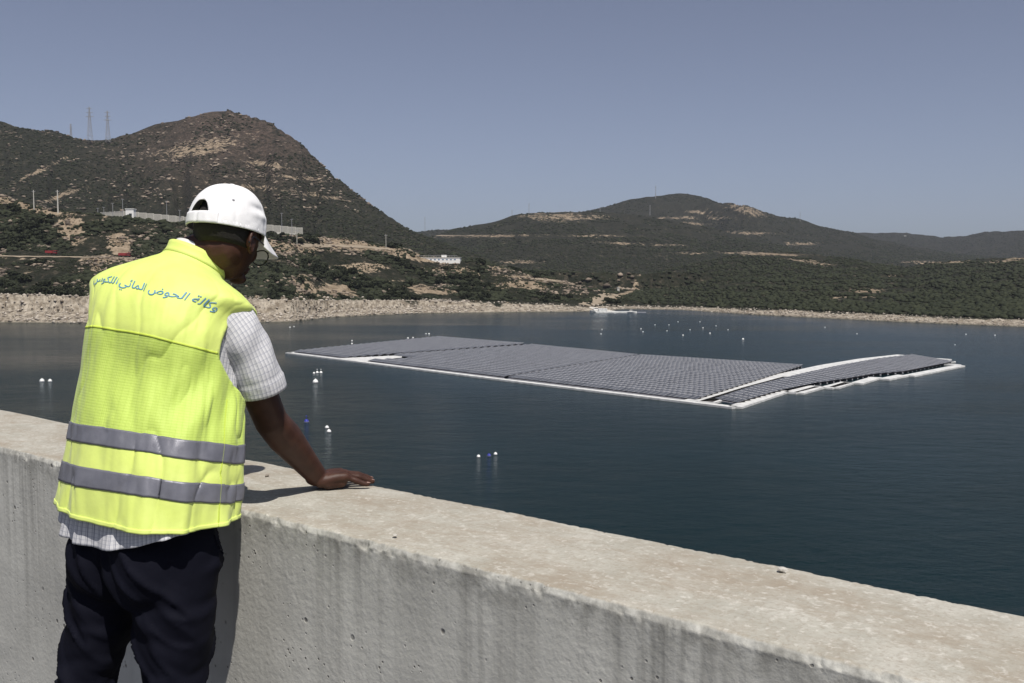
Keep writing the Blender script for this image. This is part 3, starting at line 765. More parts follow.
# poles along the fenced compound
def pole(u, vb, vt, d, label, grp=None, r=.22, lamp=False):
    if not lamp:
        hh_ = hit(u, vb + 1); d = hh_.y if hh_.y < 700 else d
    g = P(u, vb, d); gz = min(g.z, float(tz(g.x, d)[0])); h = P(u, vt, d).z - gz + .5
    o = empty('utility_pole', (g.x, g.y, gz - .5)); tag(o, label, 'pole', grp)
    m = MB(); m.tube([(0,0,0),(0,0,h)], [r, r*.6], 6); m.build('shaft', M_conc if not lamp else M_steel, o)
    m = MB()
    if lamp: m.box(-.9, .9, -.15, .15, h-.25, h-.05)
    else: m.box(-1.0, 1.0, -.1, .1, h-1.1, h-.9); [m.tube([(x_,0,h-.95),(x_,0,h-.5)], .09, 5) for x_ in (-.9, 0, .9)]
    m.build('lamp_head' if lamp else 'crossbar', M_steel, o)
dcr = float(DC[1](np.array([110.]))[0])
pole(34, 209, 190, dcr-25, 'left concrete utility pole at the far left of the headland', r=.35)
pole(58, 212, 190, dcr-20, 'right concrete utility pole, left of the fenced compound', r=.45)
for u, vb, vt in ((98,217,208),(104,217,207),(113,219,203),(123,219,199),(167,224,201),(190,226,208),(282,236,213),(292,238,219),(180,226,210)):
    pole(u, vb, vt, dcr + 6 if u < 124 else dcr + 14, 'slim lighting pole standing along the pale fenced compound', 'lighting poles of the fenced compound', .2, True)
pole(297, 243, 229, dcr-22, 'wooden-looking pole in front of the right end of the pale fence', r=.22)
pole(386, 247, 234, float(DC[1](np.array([386.]))[0])-6, 'bare pole on the headland crest right of the fence', r=.22)

# pale fence of the compound: posts + thin vertical slats
fe = empty('compound_fence', P(205, 226, dcr)); FO = fe.location.copy(); tag(fe, 'long pale slatted fence around a compound on top of the left headland', 'fence')
def fence_run(u0, v0t, v0b, d0, u1, v1t, v1b, d1, nseg):
    for k in range(nseg):
        a, b = k/nseg, (k+1)/nseg
        A = P(u0+(u1-u0)*a, v0b+(v1b-v0b)*a, d0+(d1-d0)*a) - FO; B = P(u0+(u1-u0)*b, v0b+(v1b-v0b)*b, d0+(d1-d0)*b) - FO
        tA = P(u0+(u1-u0)*a, v0t+(v1t-v0t)*a, d0+(d1-d0)*a).z - FO.z
        for q_ in (A, B): q_.z = float(tz(q_.x + FO.x, q_.y + FO.y)[0]) - FO.z + .1
        hA = max(3.2, min(tA - A.z, 16)); pl_ = max(.8, hA - 4.3); dr = B - A
        M = Matrix.Translation(A) @ Matrix.Rotation(math.atan2(dr.y, dr.x), 4, 'Z'); L_ = Vector((dr.x, dr.y)).length
        mp = MB(); n_ = 14
        B.z = A.z; mp.box(0, L_, -.10, .10, -3.5, pl_, M)
        for j in range(n_): mp.box(L_*(j+.12)/n_, L_*(j+.74)/n_, -.05, .05, pl_+.003, hA*.985, M)
        mp.box(0, L_, -.07, .07, hA-.5, hA-.3, M)
        mp.build('fence_panel', M_conc, fe)
        mp = MB(); mp.box(-.22, .22, -.2, .2, -2.5, hA+.2, M); mp.build('fence_post', M_conc, fe)
dfr = float(DC[1](np.array([303.]))[0]) + 7
fence_run(101,212.5,217,dcr+34,124,211,219,dcr+7,5)
fence_run(124,211,219.5,dcr+7,303,228,237,dfr,24)
gh = empty('gatehouse', P(131, 218.5, dcr+3)); tag(gh, 'small white gatehouse beside the pale fence on the left headland', 'building')
m = MB(); m.box(-2.4, 2.4, -2, 2, -2, 5.4); m.build('wall', M_white, gh)
m = MB(); m.box(-2.7, 2.7, -2.3, 2.3, 5.403, 5.8); m.build('roof', M_white, gh)
m = MB(); m.box(-.4, 1.3, -2.06, -2.003, 1, 2.9); m.build('window', plain('dark_glass', (.03,.035,.04), .1), gh)

# white pumping station on the headland
hp_ = hit(437, 262.5); dpu = hp_.y
ps = empty('pumping_station', hp_ + Vector((0, 0, .8)), R(-3)); tag(ps, 'long low white pumping station with railings on the middle of the headland', 'building')
sc_ = dpu / F
m = MB(); m.box(-17*sc_, 23*sc_, 0, 8, -5, 3.2*sc_); m.build('wall', M_white, ps)
m = MB(); m.box(-17.4*sc_, 23.4*sc_, -.3, 8.3, 3.2*sc_+.003, 3.2*sc_+.35); m.build('roof', M_conc, ps)
M_win = plain('blue_shutter', (.10, .16, .24), .4)
for k in range(9): m = MB(); m.box((-15+k*4)*sc_, (-13.2+k*4)*sc_, -.06, -.003, .5, 1.3); m.build('window', M_win, ps)
m = MB(); m.box(4*sc_, 9*sc_, 2, 6, 3.2*sc_+.353, 6*sc_); m.build('tank_house', M_white, ps)
m = MB(); m.box(-27*sc_, -17.5*sc_, 1, 9, -5, 2.4*sc_); m.build('side_wing', M_white, ps)
m = MB()
for k in range(18): x_ = (-24 + k*2.6)*sc_; m.tube([(x_, .2, 3.2*sc_), (x_, .2, 5.2*sc_)], .08, 4)
m.tube([(-24*sc_,.2,5.2*sc_),(20*sc_,.2,5.2*sc_)], .08, 4); m.build('railing', M_steel, ps)

# tan-roofed huts on far hills
for (u, v, d_, sx, lab) in ((560,238,1700,8,'small white house beside the tan terrace line'),(618,290,800,4,'small white hut at the top of the boat ramp road'),(641,293,800,3,'smaller white hut right of the boat ramp road'),(790,236,3000,16,'row of pale houses on the far right ridge'),(905,236,3800,14,'tiny pale farm building on the far right skyline')):
    g = P(u, v, d_); o = empty('house', (g.x, g.y, g.z - .5)); tag(o, lab, 'house'); sx = sx*.45
    m = MB(); m.box(-sx*.5, sx*.5, -3, 3, -4, 2.4); m.build('wall', M_conc, o)
    m = MB(); zt = 2.4; m.box(-sx*.53, sx*.53, -3.3, 3.3, zt+.003, zt+.4); m.build('roof', M_conc, o)

# red lorry and red pick-up on the track
M_red = plain('red_paint', (.24, .03, .03), .4)
M_dk = plain('dark_rubber', (.02, .02, .02), .7)
def lorry(u, v, d_, L_, label, name):
    g = on_ground(u, d_) ; p = P(u, v, d_); g.z = max(g.z, p.z) if abs(g.z-p.z) < 6 else g.z
    o = empty(name, g, R(4)); tag(o, label, 'lorry'); h = L_ * .36
    m = MB(); m.box(-L_/2, L_*.16, -1.1, 1.1, .75, h); m.build('cargo_bed', M_red, o, bevel=.08)
    m = MB(); m.box(L_*.2, L_/2, -1.1, 1.1, .6, h*1.05); m.build('cab', M_red, o, bevel=.15)
    m = MB(); m.box(L_*.26, L_/2+.03, -1.12, 1.12, h*.62, h*.9); m.build('windscreen', M_dk, o)
    m = MB(); m.box(-L_/2, L_/2-.1, -.7, .7, .5, .74); m.build('chassis', M_dk, o)
    for x_ in (-L_*.33, L_*.33):
        for y_ in (-1.15, .85): m = MB(); m.tube([(x_, y_, .5), (x_, y_+.3, .5)], .5, 12); m.build('wheel', M_dk, o)
dl = float(d_shore(np.array([127.]))[0]) + 34 + (150-34)*.53
lorry(126, 257, dl, 6.2, 'red lorry on the dirt track beside the man\'s left shoulder', 'lorry')
dl = float(d_shore(np.array([53.]))[0]) + 34 + (150-34)*.53
lorry(53, 256, dl, 6.0, 'faded red lorry on the dirt track at the far left', 'lorry')

M_track = plain('track_dust', (.25, .205, .15), .95, .25, .4)
for T, wd_ in zip(TRACKS, (7, 3.5, 4, 4, 1.5, 3)):
    q = []; 
    for a, b in zip(T[:-1], T[1:]):
        for k in range(8): q.append(hit(a[0]+(b[0]-a[0])*k/8, a[1]+(b[1]-a[1])*k/8))
    q2 = [q[0]]
    for v_ in q[1:]:
        if abs(v_.y - q2[-1].y) < 22 and abs(v_.z - q2[-1].z) < 5: q2.append(v_)
    q = q2
    vs = []
    for i, v_ in enumerate(q):
        dr = (q[min(i+1, len(q)-1)] - q[max(i-1, 0)]); dr.z = 0; dr.normalize(); sd_ = Vector((-dr.y, dr.x, 0))
        for s_ in (-1, 1):
            w_ = v_ + sd_*s_*wd_/2*(1 + .25*math.sin(i*1.7)); vs.append(Vector((w_.x, w_.y, float(tgrid(np.array([512+F*w_.x/w_.y]), np.array([w_.y]))[0][0]) + .35)))
    mb = MB(); mb.add(vs, [(2*i, 2*i+1, 2*i+3, 2*i+2) for i in range(len(q)-1)]); tag(mb.build('path', M_track), kind='structure')

# launch ramp, pontoon and work boats at the far shore
t = NT('ramp_concrete'); c = t.coord(); t.P(Base_Color=t.mix(t.noise(c, .3, 4), (.42, .39, .34), (.58, .55, .50)), Roughness=.9)
dr_ = float(d_shore(np.array([595.]))[0])
mb = MB(); A = P(586, 309.5, dr_+9); B = P(597, 309.5, dr_+9); C_ = P(617, 312.2, dr_-6); D_ = P(597, 312.2, dr_-6)
for q_ in (A, B): q_.z = min(max(q_.z, float(tz(q_.x, q_.y)[0]) + .2), ZW + 3)
for q_ in (C_, D_): q_.z = ZW + .12
vs = [A, B, C_, D_]; mb.add(vs + [v - Vector((0,0,3)) for v in vs], [(0,1,2,3),(7,6,5,4),(0,4,5,1),(1,5,6,2),(2,6,7,3),(3,7,4,0)])
tag(mb.build('boat_ramp', t.m), kind='structure')
pn = W(612, 312.6); po = empty('floating_pontoon', pn, R(3)); tag(po, 'low pale floating pontoon at the foot of the boat ramp', 'pontoon')
m = MB(); m.box(-10, 14, -2.6, 2.6, -.3, .7); m.build('deck', M_float, po, bevel=.1)
m = MB(); m.box(14.02, 20, -1.0, 1.0, -.2, .35); m.build('gangway', M_greyf, po)
m = MB(); m.box(-8, -3, -1.6, 1.6, .703, 2.4); m.build('shelter', M_float, po, bevel=.1)
def boat(u, v, L_, label, rz=0):
    p = W(u, v); o = empty('work_boat', p, rz); tag(o, label, 'boat')
    xs_ = np.linspace(-1, 1, 9); V_ = []; 
    for x_ in xs_:
        wd_ = .2 * (1 - max(0, x_) ** 2.2) + .005
        V_ += [(x_*L_/2, -wd_*L_, .16*L_+.05*L_*max(0,x_)), (x_*L_/2, -wd_*L_*.6, -.1), (x_*L_/2, wd_*L_*.6, -.1), (x_*L_/2, wd_*L_, .16*L_+.05*L_*max(0,x_))]
    fs = []
    for i in range(8):
        for k in range(3): fs.append((i*4+k, (i+1)*4+k, (i+1)*4+k+1, i*4+k+1))
        fs.append((i*4+3, (i+1)*4+3, (i+1)*4, i*4))
    fs += [(0,1,2,3), (35,34,33,32)]
    m = MB(); m.add(V_, fs); m.build('hull', M_white, o)
    m = MB(); m.box(-L_*.25, L_*.05, -L_*.1, L_*.1, .165*L_, .34*L_); m.build('cabin', M_white, o, bevel=.05)
    m = MB(); m.box(-L_*.22, L_*.055, -L_*.102, L_*.102, .25*L_, .31*L_); m.build('window', M_dk, o)
boat(597, 312.4, 8, 'larger white work boat moored left of the pontoon', R(10)); boat(632, 313.2, 5.5, 'smaller white boat at the right end of the pontoon', R(-8))
# ================================================================== PERSON
def pt(u, v, d): return np.array(P(u, v, d))
def frame(psi, phi=0.):     # right, forward, up for heading psi (0 = straight away) and forward pitch phi
    Lr = np.array([math.cos(psi), -math.sin(psi), 0.]); f = np.array([math.sin(psi), math.cos(psi), 0.]); z = np.array([0, 0, 1.])
    return Lr, f * math.cos(phi) - z * math.sin(phi), f * math.sin(phi) + z * math.cos(phi)

PV, PFc = [], []; _n = 0
def add_part(v, f):
    global _n
    PV.append(np.asarray(v, float)); PFc.extend([tuple(int(q) + _n for q in x) for x in f]); _n += len(v)
_uv = None
def sphere_dirs(nu=28, nv=18):
    v = [(0, 0, 1)]
    for i in range(1, nv):
        a = PI * i / nv
        for k in range(nu): v.append((math.sin(a)*math.cos(2*PI*k/nu), math.sin(a)*math.sin(2*PI*k/nu), math.cos(a)))
    v.append((0, 0, -1)); f = []
    for k in range(nu): f.append((0, 1+k, 1+(k+1)%nu))
    for i in range(nv-2):
        for k in range(nu):
            a = 1+i*nu; b = a+nu; f.append((a+k, b+k, b+(k+1)%nu, a+(k+1)%nu))
    l = 1+(nv-2)*nu
    for k in range(nu): f.append((l+k, len(v)-1, l+(k+1)%nu))
    return np.array(v), f
def ell(c, ax, rad, fn=None, nu=28, nv=18):
    """ellipsoid at c with axes ax (3 rows) and radii; fn may reshape local unit vectors"""
    d, f = sphere_dirs(nu, nv); q = d * np.array(rad)
    if fn is not None: q = fn(d, q)
    add_part(np.array(c) + q @ np.array(ax), f)
def capsule(pts, rs, n=16, flat=None):
    """tapered tube with round ends through pts"""
    pts = [np.array(p, float) for p in pts]; V = []; Fs = []
    t0 = pts[1]-pts[0]; t0 /= np.linalg.norm(t0); t1 = pts[-1]-pts[-2]; t1 /= np.linalg.norm(t1)
    P_ = [pts[0]-t0*rs[0]*k for k in (.98, .8, .5)] + pts + [pts[-1]+t1*rs[-1]*k for k in (.5, .8, .98)]
    R_ = [rs[0]*k for k in (.2, .6, .866)] + list(rs) + [rs[-1]*k for k in (.866, .6, .2)]
    ref = np.array(flat[0]) if flat else (np.array([0,0,1.]) if abs(t0[2]) < .9 else np.array([1.,0,0]))
    for i, p in enumerate(P_):
        a = P_[max(i-1,0)]; b = P_[min(i+1,len(P_)-1)]; t = (b-a)/np.linalg.norm(b-a)
        x = np.cross(t, ref); x /= np.linalg.norm(x); y = np.cross(x, t)
        k1, k2 = (flat[1], 1.) if flat else (1., 1.)
        for k in range(n): V.append(p + (x*math.cos(2*PI*k/n)*k1 + y*math.sin(2*PI*k/n)*k2)*R_[i])
    m = len(P_)
    for i in range(m-1):
        for k in range(n): Fs.append((i*n+k, i*n+(k+1)%n, (i+1)*n+(k+1)%n, (i+1)*n+k))
    Fs += [tuple(range(n-1,-1,-1)), tuple(range((m-1)*n, m*n))]
    add_part(V, Fs)
def take():
    """hand over what was collected as one mesh"""
    global PV, PFc, _n
    me = bpy.data.meshes.new('parts'); me.from_pydata(np.vstack(PV).tolist(), [], PFc)
    bm = bmesh.new(); bm.from_mesh(me); bmesh.ops.recalc_face_normals(bm, faces=bm.faces); bm.to_mesh(me); bm.free()
    PV, PFc, _n = [], [], 0
    return me
def fuse(me, voxel, smooth_it=3, fac=.5):
    o = bpy.data.objects.new('tmp', me); COL.objects.link(o)
    m = o.modifiers.new('r', 'REMESH'); m.mode = 'VOXEL'; m.voxel_size = voxel; m.use_smooth_shade = True
    if smooth_it: s = o.modifiers.new('s', 'SMOOTH'); s.iterations = smooth_it; s.factor = fac
    bpy.context.view_layer.update()
    out = bpy.data.meshes.new_from_object(o.evaluated_get(bpy.context.evaluated_depsgraph_get()))
    bpy.data.objects.remove(o); out.polygons.foreach_set('use_smooth', np.ones(len(out.polygons), bool)); return out

# --- key joints
PS_HIP, PS_SH, PS_HD = R(32), R(20), R(16)
pelvis = pt(148, 543, 2.18); neck0 = pt(196, 262, 2.385)
Lh, Fh, Uh = frame(PS_HIP); Ls, Fs_, Us = frame(PS_SH, R(20)); Lk, Fk, Uk = frame(PS_HD, R(15))
shR = pt(233, 328, 2.255); elR = pt(271, 421, 2.36); wrR = pt(317, 480.5, 2.525)
wrR[2] = .985
chest = pt(166, 350, 2.26)
headc = pt(227, 236, 2.40)
shL = pt(112, 305, 2.40); wrL = pt(128, 476, 2.76); wrL[2] = .985; elL = (shL + wrL) / 2 + np.array([-.06, -.02, -.06])

# --- body
ell(pelvis + Uh*.02, (Lh, Fh, Uh), (.155, .105, .12))
capsule([pelvis, (pelvis+chest)/2, chest, (chest+neck0)/2 - Fs_*.01], [.105, .105, .12, .10])
ell(chest + Us*.02, (Ls, Fs_, Us), (.155, .10, .17))
capsule([shL, (shL+shR)/2 + Us*.02, shR - Ls*.03], [.05, .06, .04])
capsule([neck0 - Uk*.05, neck0 + Uk*.02 , headc - Uk*.035 - Fk*.015], [.058, .056, .056])
# head with jaw, brow, cheeks, nose, ears
def hf(d, q):
    q = q.copy(); x, y, z = d.T
    low = np.clip(-z, 0, 1)
    q[:, 0] *= 1 - .28 * low ** 1.2
    q[:, 1] = np.where(y > 0, q[:, 1] * (1 - .02 * low), q[:, 1] * (1 - .38 * low))
    q[:, 1] += np.where(y > 0, .012 * low, .03 * low ** 1.5)
    return q
ell(headc, (Lk, Fk, Uk), (.069, .089, .103), hf, 48, 32)
def hp(x, y, z): return headc + Lk*x + Fk*y + Uk*z
capsule([hp(0, .084, .012), hp(0, .096, -.024)], [.007, .009]); ell(hp(-.010, .088, -.028), (Lk,Fk,Uk), (.010,.010,.008)); ell(hp(.010, .088, -.028), (Lk,Fk,Uk), (.010,.010,.008))
capsule([hp(-.032, .084, .022), hp(.032, .084, .022)], [.012, .012])                     # brow
ell(hp(0, .083, -.060), (Lk,Fk,Uk), (.024,.009,.007)); ell(hp(0, .079, -.070), (Lk,Fk,Uk), (.021,.009,.006))   # lips
ell(hp(0, .068, -.088), (Lk,Fk,Uk), (.024,.016,.014))                                   # chin
for s in (-1, 1):
    ell(hp(s*.030, .072, -.002), (Lk,Fk,Uk), (.014,.011,.011))
    ell(hp(s*.030, .056, -.03), (Lk,Fk,Uk), (.022,.016,.022))
    # ear: rim and lobe
    rim = [hp(s*(.073 + .005*math.sin(a*.5)), -.008 + .015*math.cos(a), -.016 + .023*math.sin(a)) for a in np.linspace(-1.6, 3.9, 14)]
    capsule(rim, [.0045]*14, 8); ell(hp(s*.071, -.008, -.020), (Lk,Fk,Uk), (.006,.014,.023))
    ell(hp(s*.071, -.002, -.036), (Lk,Fk,Uk), (.006,.009,.011))
# arms
for (s_, e_, w_) in ((shR, elR, wrR), (shL, elL, wrL)):
    ua = e_ - s_; fa = w_ - e_
    capsule([s_+ua*.14, s_+ua*.35, s_+ua*.75, e_, e_+fa*.28, e_+fa*.62, w_], [.044, .044, .041, .040, .0425, .035, .0265], 20)
# hands
hand_tips = []
def hand(wr, hd, sd, lead, zt=.951):
    """wr wrist, hd pointing direction, sd towards the little finger"""
    up = np.array([0, 0, 1.])
    hd = hd/np.linalg.norm(hd); sd = sd - hd*np.dot(sd, hd); sd /= np.linalg.norm(sd)
    base = wr.copy()
    def q(f, s, z): r = base + hd*f + sd*s; r[2] = zt + z; return r
    base0 = base
    capsule([q(-.008, 0, .033), q(.018, 0, .026)], [.0235, .021], 16, (up, 1.15))
    lens = ((.034,.021,.018), (.037,.024,.019), (.035,.022,.018), (.027,.017,.015))
    offs = (-.032, -.011, .0105, .031); mcp = (.074, .078, .074, .066); sp = (-.20, -.04, .11, .27)
    for i in range(4):
        o = offs[i]; m = mcp[i]; l1, l2, l3 = lens[i]
        capsule([q(.004, o*.55, .022), q(.045, o*.85, .030), q(m, o, .031)], [.0165, .0150, .0125], 14)
        g = sp[i]; arch = (.021, .024, .023, .019)[i]
        a1 = q(m, o, .031); a2 = q(m+l1, o+g*l1, arch); a3 = q(m+l1+l2, o+g*(l1+l2), arch*.58); a4 = q(m+l1+l2+l3*.7, o+g*(l1+l2+l3*.7), .0085)
        r0 = (.0098, .0100, .0096, .0086)[i]
        capsule([a1, (a1+a2)/2, a2, (a2+a3)/2, a3, a4], [r0*1.08, r0*.93, r0*1.02, r0*.9, r0*.92, r0*.76], 12)
        hand_tips.append((a3, a4, r0))
    capsule([q(.03, -.012, .016), q(.06, -.01, .015)], [.014, .013], 12); capsule([q(.02, .022, .015), q(.06, .024, .015)], [.014, .012], 12)
    # thumb leaves the side near the wrist
    capsule([q(.008, -.018, .020), q(.038, -.042, .018)], [.016, .0125], 12)
    capsule([q(.038, -.042, .018), q(.066, -.058, .016), q(.090, -.064, .0095)], [.0118, .0105, .0085], 12)
tipR = pt(366, 490, 2.590); hdR = tipR - wrR; hdR[2] = 0
hand(wrR, hdR, np.array([hdR[1], -hdR[0], 0]), None)
hdL = np.array([dirw.x*.1 + nrm.x*.9, dirw.y*.1 + nrm.y*.9, 0]); hand(wrL, hdL, np.array([-hdL[1], hdL[0], 0]), None)
# legs
hipR = pelvis + Lh*.088 - Uh*.03; hipL = pelvis - Lh*.088 - Uh*.03
knR = pt(166, 683, 2.07) + np.array([.0, .015, -.15]); knL = pt(66, 683, 2.15) + np.array([-.005, -.01, -.15])
anR = np.array([knR[0]-.005, knR[1]-.09, .09]); anL = np.array([knL[0]-.02, knL[1]-.10, .09])
for (h_, k_, a_) in ((hipR, knR, anR), (hipL, knL, anL)):
    capsule([h_, h_*.6+k_*.4, k_, k_*.7+a_*.3, a_], [.064, .040, .024, .026, .030], 18)
    capsule([a_ - Fh*.03 + np.array([0,0,-.045]), a_ + Fh*.15 + np.array([0,0,-.058])], [.032, .028], 12)
body = fuse(take(), .0034, 4, .5)
t = NT('dark_skin'); c = t.coord('Object')
sk = t.mix(t.ramp(t.noise(c, 26, 4), [(.35, 0.), (.7, 1.)]), (.040, .0165, .0105), (.070, .031, .020))
sk = t.mix(t.ramp(t.noise(c, 9, 2), [(.45, 0.), (.7, .5)]), sk, (.090, .040, .026))
t.b.inputs['Specular IOR Level'].default_value = .3
t.P(Base_Color=sk, Roughness=.5, Normal=t.bump(t.math('ADD', t.noise(c, 260, 3), t.vor(c, 420)), .25, .0012))
t.b.inputs['Subsurface Weight'].default_value = .08; t.b.inputs['Subsurface Radius'].default_value = (.012, .005, .003); t.b.inputs['Subsurface Scale'].default_value = .6
M_skin = t.m
person = link('person', body, M_skin)
tag(person, 'man in yellow safety vest and white cap leaning one hand on the parapet, from behind', 'person')
# finger nails of the resting hand
M_nail = plain('finger_nail', (.24, .14, .11), .4)
for a3, a4, r0 in hand_tips[:4]:
    dr = (a4-a3)/np.linalg.norm(a4-a3); c_ = a4 + dr*.0015 + np.array([0,0,r0*.62]); x = np.cross(dr, [0,0,1.]); x /= np.linalg.norm(x)
    ell(c_, (x, dr, np.cross(x, dr)), (r0*.6, .0062, .0016), None, 12, 8)
    link('finger_nail', take(), M_nail, person)

# --- hair under the cap
def hairf(d, q):
    q = hf(d, q); return q
d_, f_ = sphere_dirs(48, 32); q_ = hf(d_, d_*np.array((.0715, .0955, .1165)))
sel = (d_[:, 2] > -.33) & ((d_[:, 1] < .15) | (d_[:, 2] > .35)) & ~((np.abs(d_[:,0]) > .75) & (d_[:,1] > -.12) & (d_[:,2] < .1)) & (d_[:,1] + .9*d_[:,2] < .75)
keepf = [f for f in f_ if all(sel[list(f)])]
add_part(headc + q_ @ np.array((Lk, Fk, Uk)), keepf)
me = take(); me.polygons.foreach_set('use_smooth', np.ones(len(me.polygons), bool))
t = NT('cropped_hair'); c = t.coord(); t.P(Base_Color=(.012, .010, .009), Roughness=.9, Normal=t.bump(t.noise(c, 420, 2), .8, .002))
h = link('hair', me, t.m, person)
so_ = h.modifiers.new('s', 'SOLIDIFY'); so_.thickness = .003

# --- cap
capc = headc + Uk*.004
Fk0, Uk0 = Fk.copy(), Uk.copy(); Lk0 = Lk.copy(); Lk, Fk, Uk = frame(R(27), R(8))
def cap_pt(a, h, grow=0.):
    """a: angle from forward round the head, h 0 rim .. 1 top"""
    a = np.asarray(a, float); h = np.asarray(h, float)
    e = np.sin(h * PI / 2); r = np.cos(h * PI / 2) ** .80
    rim_drop = .006
    lat = (.0825 + grow) * r * np.sin(a); fw = (.100 + grow) * r * np.cos(a) - .003
    fw = fw + .006 * e
    z = rim_drop + (.112 + grow) * e ** .93 - .004 * (1 - e) * np.cos(a)
    # six panels: a slight seam valley
    k = 1 - .018 * np.exp(-(((a / (PI/3) + .5) % 1 - .5) / .05) ** 2) * (h < .97)
    wob = 1 + .012*fbm(xyz(np.cos(a)*2.2, np.sin(a)*2.2, h*3.5), 3, 77) + .016*fbm(xyz(np.cos(a)*5, np.sin(a)*5, h*9), 2, 78)*(1-e)
    lat = lat * k * wob; fw = fw * k * wob
    dent = -.006 * np.exp(-(((a - 1.25) / .35) ** 2 + ((h - .33) / .06) ** 2)) + .004*np.exp(-(((a - 1.15) / .4) ** 2 + ((h - .22) / .05) ** 2))
    lat = lat + dent * np.sin(a)
    return capc + lat[..., None]*Lk + fw[..., None]*Fk + z[..., None]*Uk
na_, nh_ = 180, 70
A_, H_ = np.meshgrid(np.linspace(0, 2*PI, na_, endpoint=False), np.linspace(0, .995, nh_))
Pp = np.stack([A_, H_], -1).reshape(-1, 2).copy()
def g_cap(p):
    a = p[:, 0] - PI; s = a * .105; hh = p[:, 1]
    return (np.abs(s) / .038) ** 2.4 + (np.clip(hh - .0, 0, 9) / .33) ** 2 - 1    # <0 inside the opening
def snap_cut(Pp, faces, g, it=6):
    gv = g(Pp); inside = gv < 0
    fc = faces[~(inside[faces].sum(1) >= 2)] if True else faces
    # vertices left that border removed faces are moved onto g = 0
    rem = faces[(inside[faces].sum(1) >= 2)]
    bord = np.intersect1d(np.unique(rem), np.unique(fc))
    for _ in range(it):
        q = Pp[bord]; e = 1e-4; g0 = g(q)
        gx = (g(q + [e, 0]) - g0) / e; gy = (g(q + [0, e]) - g0) / e; n2 = gx*gx + gy*gy + 1e-9
        st = np.clip(g0 / n2, -.5, .5)
        Pp[bord] = q - np.stack([gx, gy], -1) * st[:, None]
    return fc
fc = grid_faces(nh_, na_, True); fc = snap_cut(Pp, fc, g_cap)
v = cap_pt(Pp[:, 0], np.clip(Pp[:, 1], 0, .999))
top = len(v); v = np.vstack([v, cap_pt(np.array([0.]), np.array([1.]))])
tri = [[(nh_-1)*na_+k, (nh_-1)*na_+(k+1) % na_, top, top] for k in range(na_)]
bm = bmesh.new(); bv = [bm.verts.new(q) for q in v]
for f in fc: bm.faces.new([bv[i] for i in f])
for f in tri: bm.faces.new([bv[i] for i in f[:3]])
bmesh.ops.delete(bm, geom=[q for q in bm.verts if not q.link_faces], context='VERTS'); bmesh.ops.recalc_face_normals(bm, faces=bm.faces)
me = bpy.data.meshes.new('cap'); bm.to_mesh(me); bm.free(); me.polygons.foreach_set('use_smooth', np.ones(len(me.polygons), bool))
t = NT('white_cotton'); c = t.coord()
t.P(Base_Color=t.mix(t.noise(c, 14, 4), (.74, .74, .75), (.82, .82, .82)), Roughness=.85, Normal=t.bump(t.math('ADD', t.noise(c, 22, 4, .6), t.math('MULTIPLY', t.noise(c, 700, 1), .25)), .35, .004))
M_cap = t.m
cap = link('cap', me, M_cap, person); m_ = cap.modifiers.new('s', 'SOLIDIFY'); m_.thickness = .0018; m_.offset = 1
def grid_obj(name, pts, mat, parent, wrap=False, thick=0, uv=None, smooth=True, offset=0):
    nr, nc = pts.shape[:2]; me = np_mesh(name, pts.reshape(-1, 3), grid_faces(nr, nc, wrap), smooth)
    if uv is not None: set_uv(me, uv.reshape(-1, 2))
    o = link(name, me, mat, parent)
    if thick: q = o.modifiers.new('s', 'SOLIDIFY'); q.thickness = thick; q.offset = offset
    return o
# strap closing the opening
A_, H_ = np.meshgrid(np.linspace(PI-.62, PI+.62, 40), np.linspace(-.0, .145, 6)); grid_obj('strap', cap_pt(A_, H_, .0028), M_cap, cap, thick=.002)
# rim tape all round
A_, H_ = np.meshgrid(np.linspace(0, 2*PI, 120, endpoint=False), np.linspace(0, .045, 3)); grid_obj('rim_band', cap_pt(A_, H_, .0012), M_cap, cap, True, thick=.0012)
# brim
S_, T_ = np.meshgrid(np.linspace(-1, 1, 41), np.linspace(0, 1, 16))
a_ = S_ * .95; rim_ = cap_pt(a_, np.zeros_like(a_), .0005)
outl = .064 * np.sqrt(np.clip(1 - S_**2, 0, 1)) ** .75
off = outl * T_
bp = rim_ + off[..., None] * Fk - (off * .50 + (np.abs(S_)**2.2) * .026 * T_ + off**2*1.2)[..., None] * Uk
grid_obj('brim', bp, M_cap, cap, thick=.003)
ell(cap_pt(np.array([0.]), np.array([1.]))[0] + Uk*.001, (Lk, Fk, Uk), (.009, .009, .0045), None, 16, 10)
me = take(); me.polygons.foreach_set('use_smooth', np.ones(len(me.polygons), bool)); link('button', me, M_cap, cap)
M_eye = plain('eyelet_grey', (.20, .20, .22), .6)
for a_, h_ in ((PI*.70, .36), (PI*.30, .5), (PI*1.3, .42)):
    q = cap_pt(np.array([a_]), np.array([h_]), .002)[0]; nn = q - capc; nn /= np.linalg.norm(nn); x = np.cross(nn, Uk); x /= np.linalg.norm(x)
    ell(q, (x, np.cross(nn, x), nn), (.0032, .0032, .0012), None, 12, 8); link('eyelet', take(), M_eye, cap)

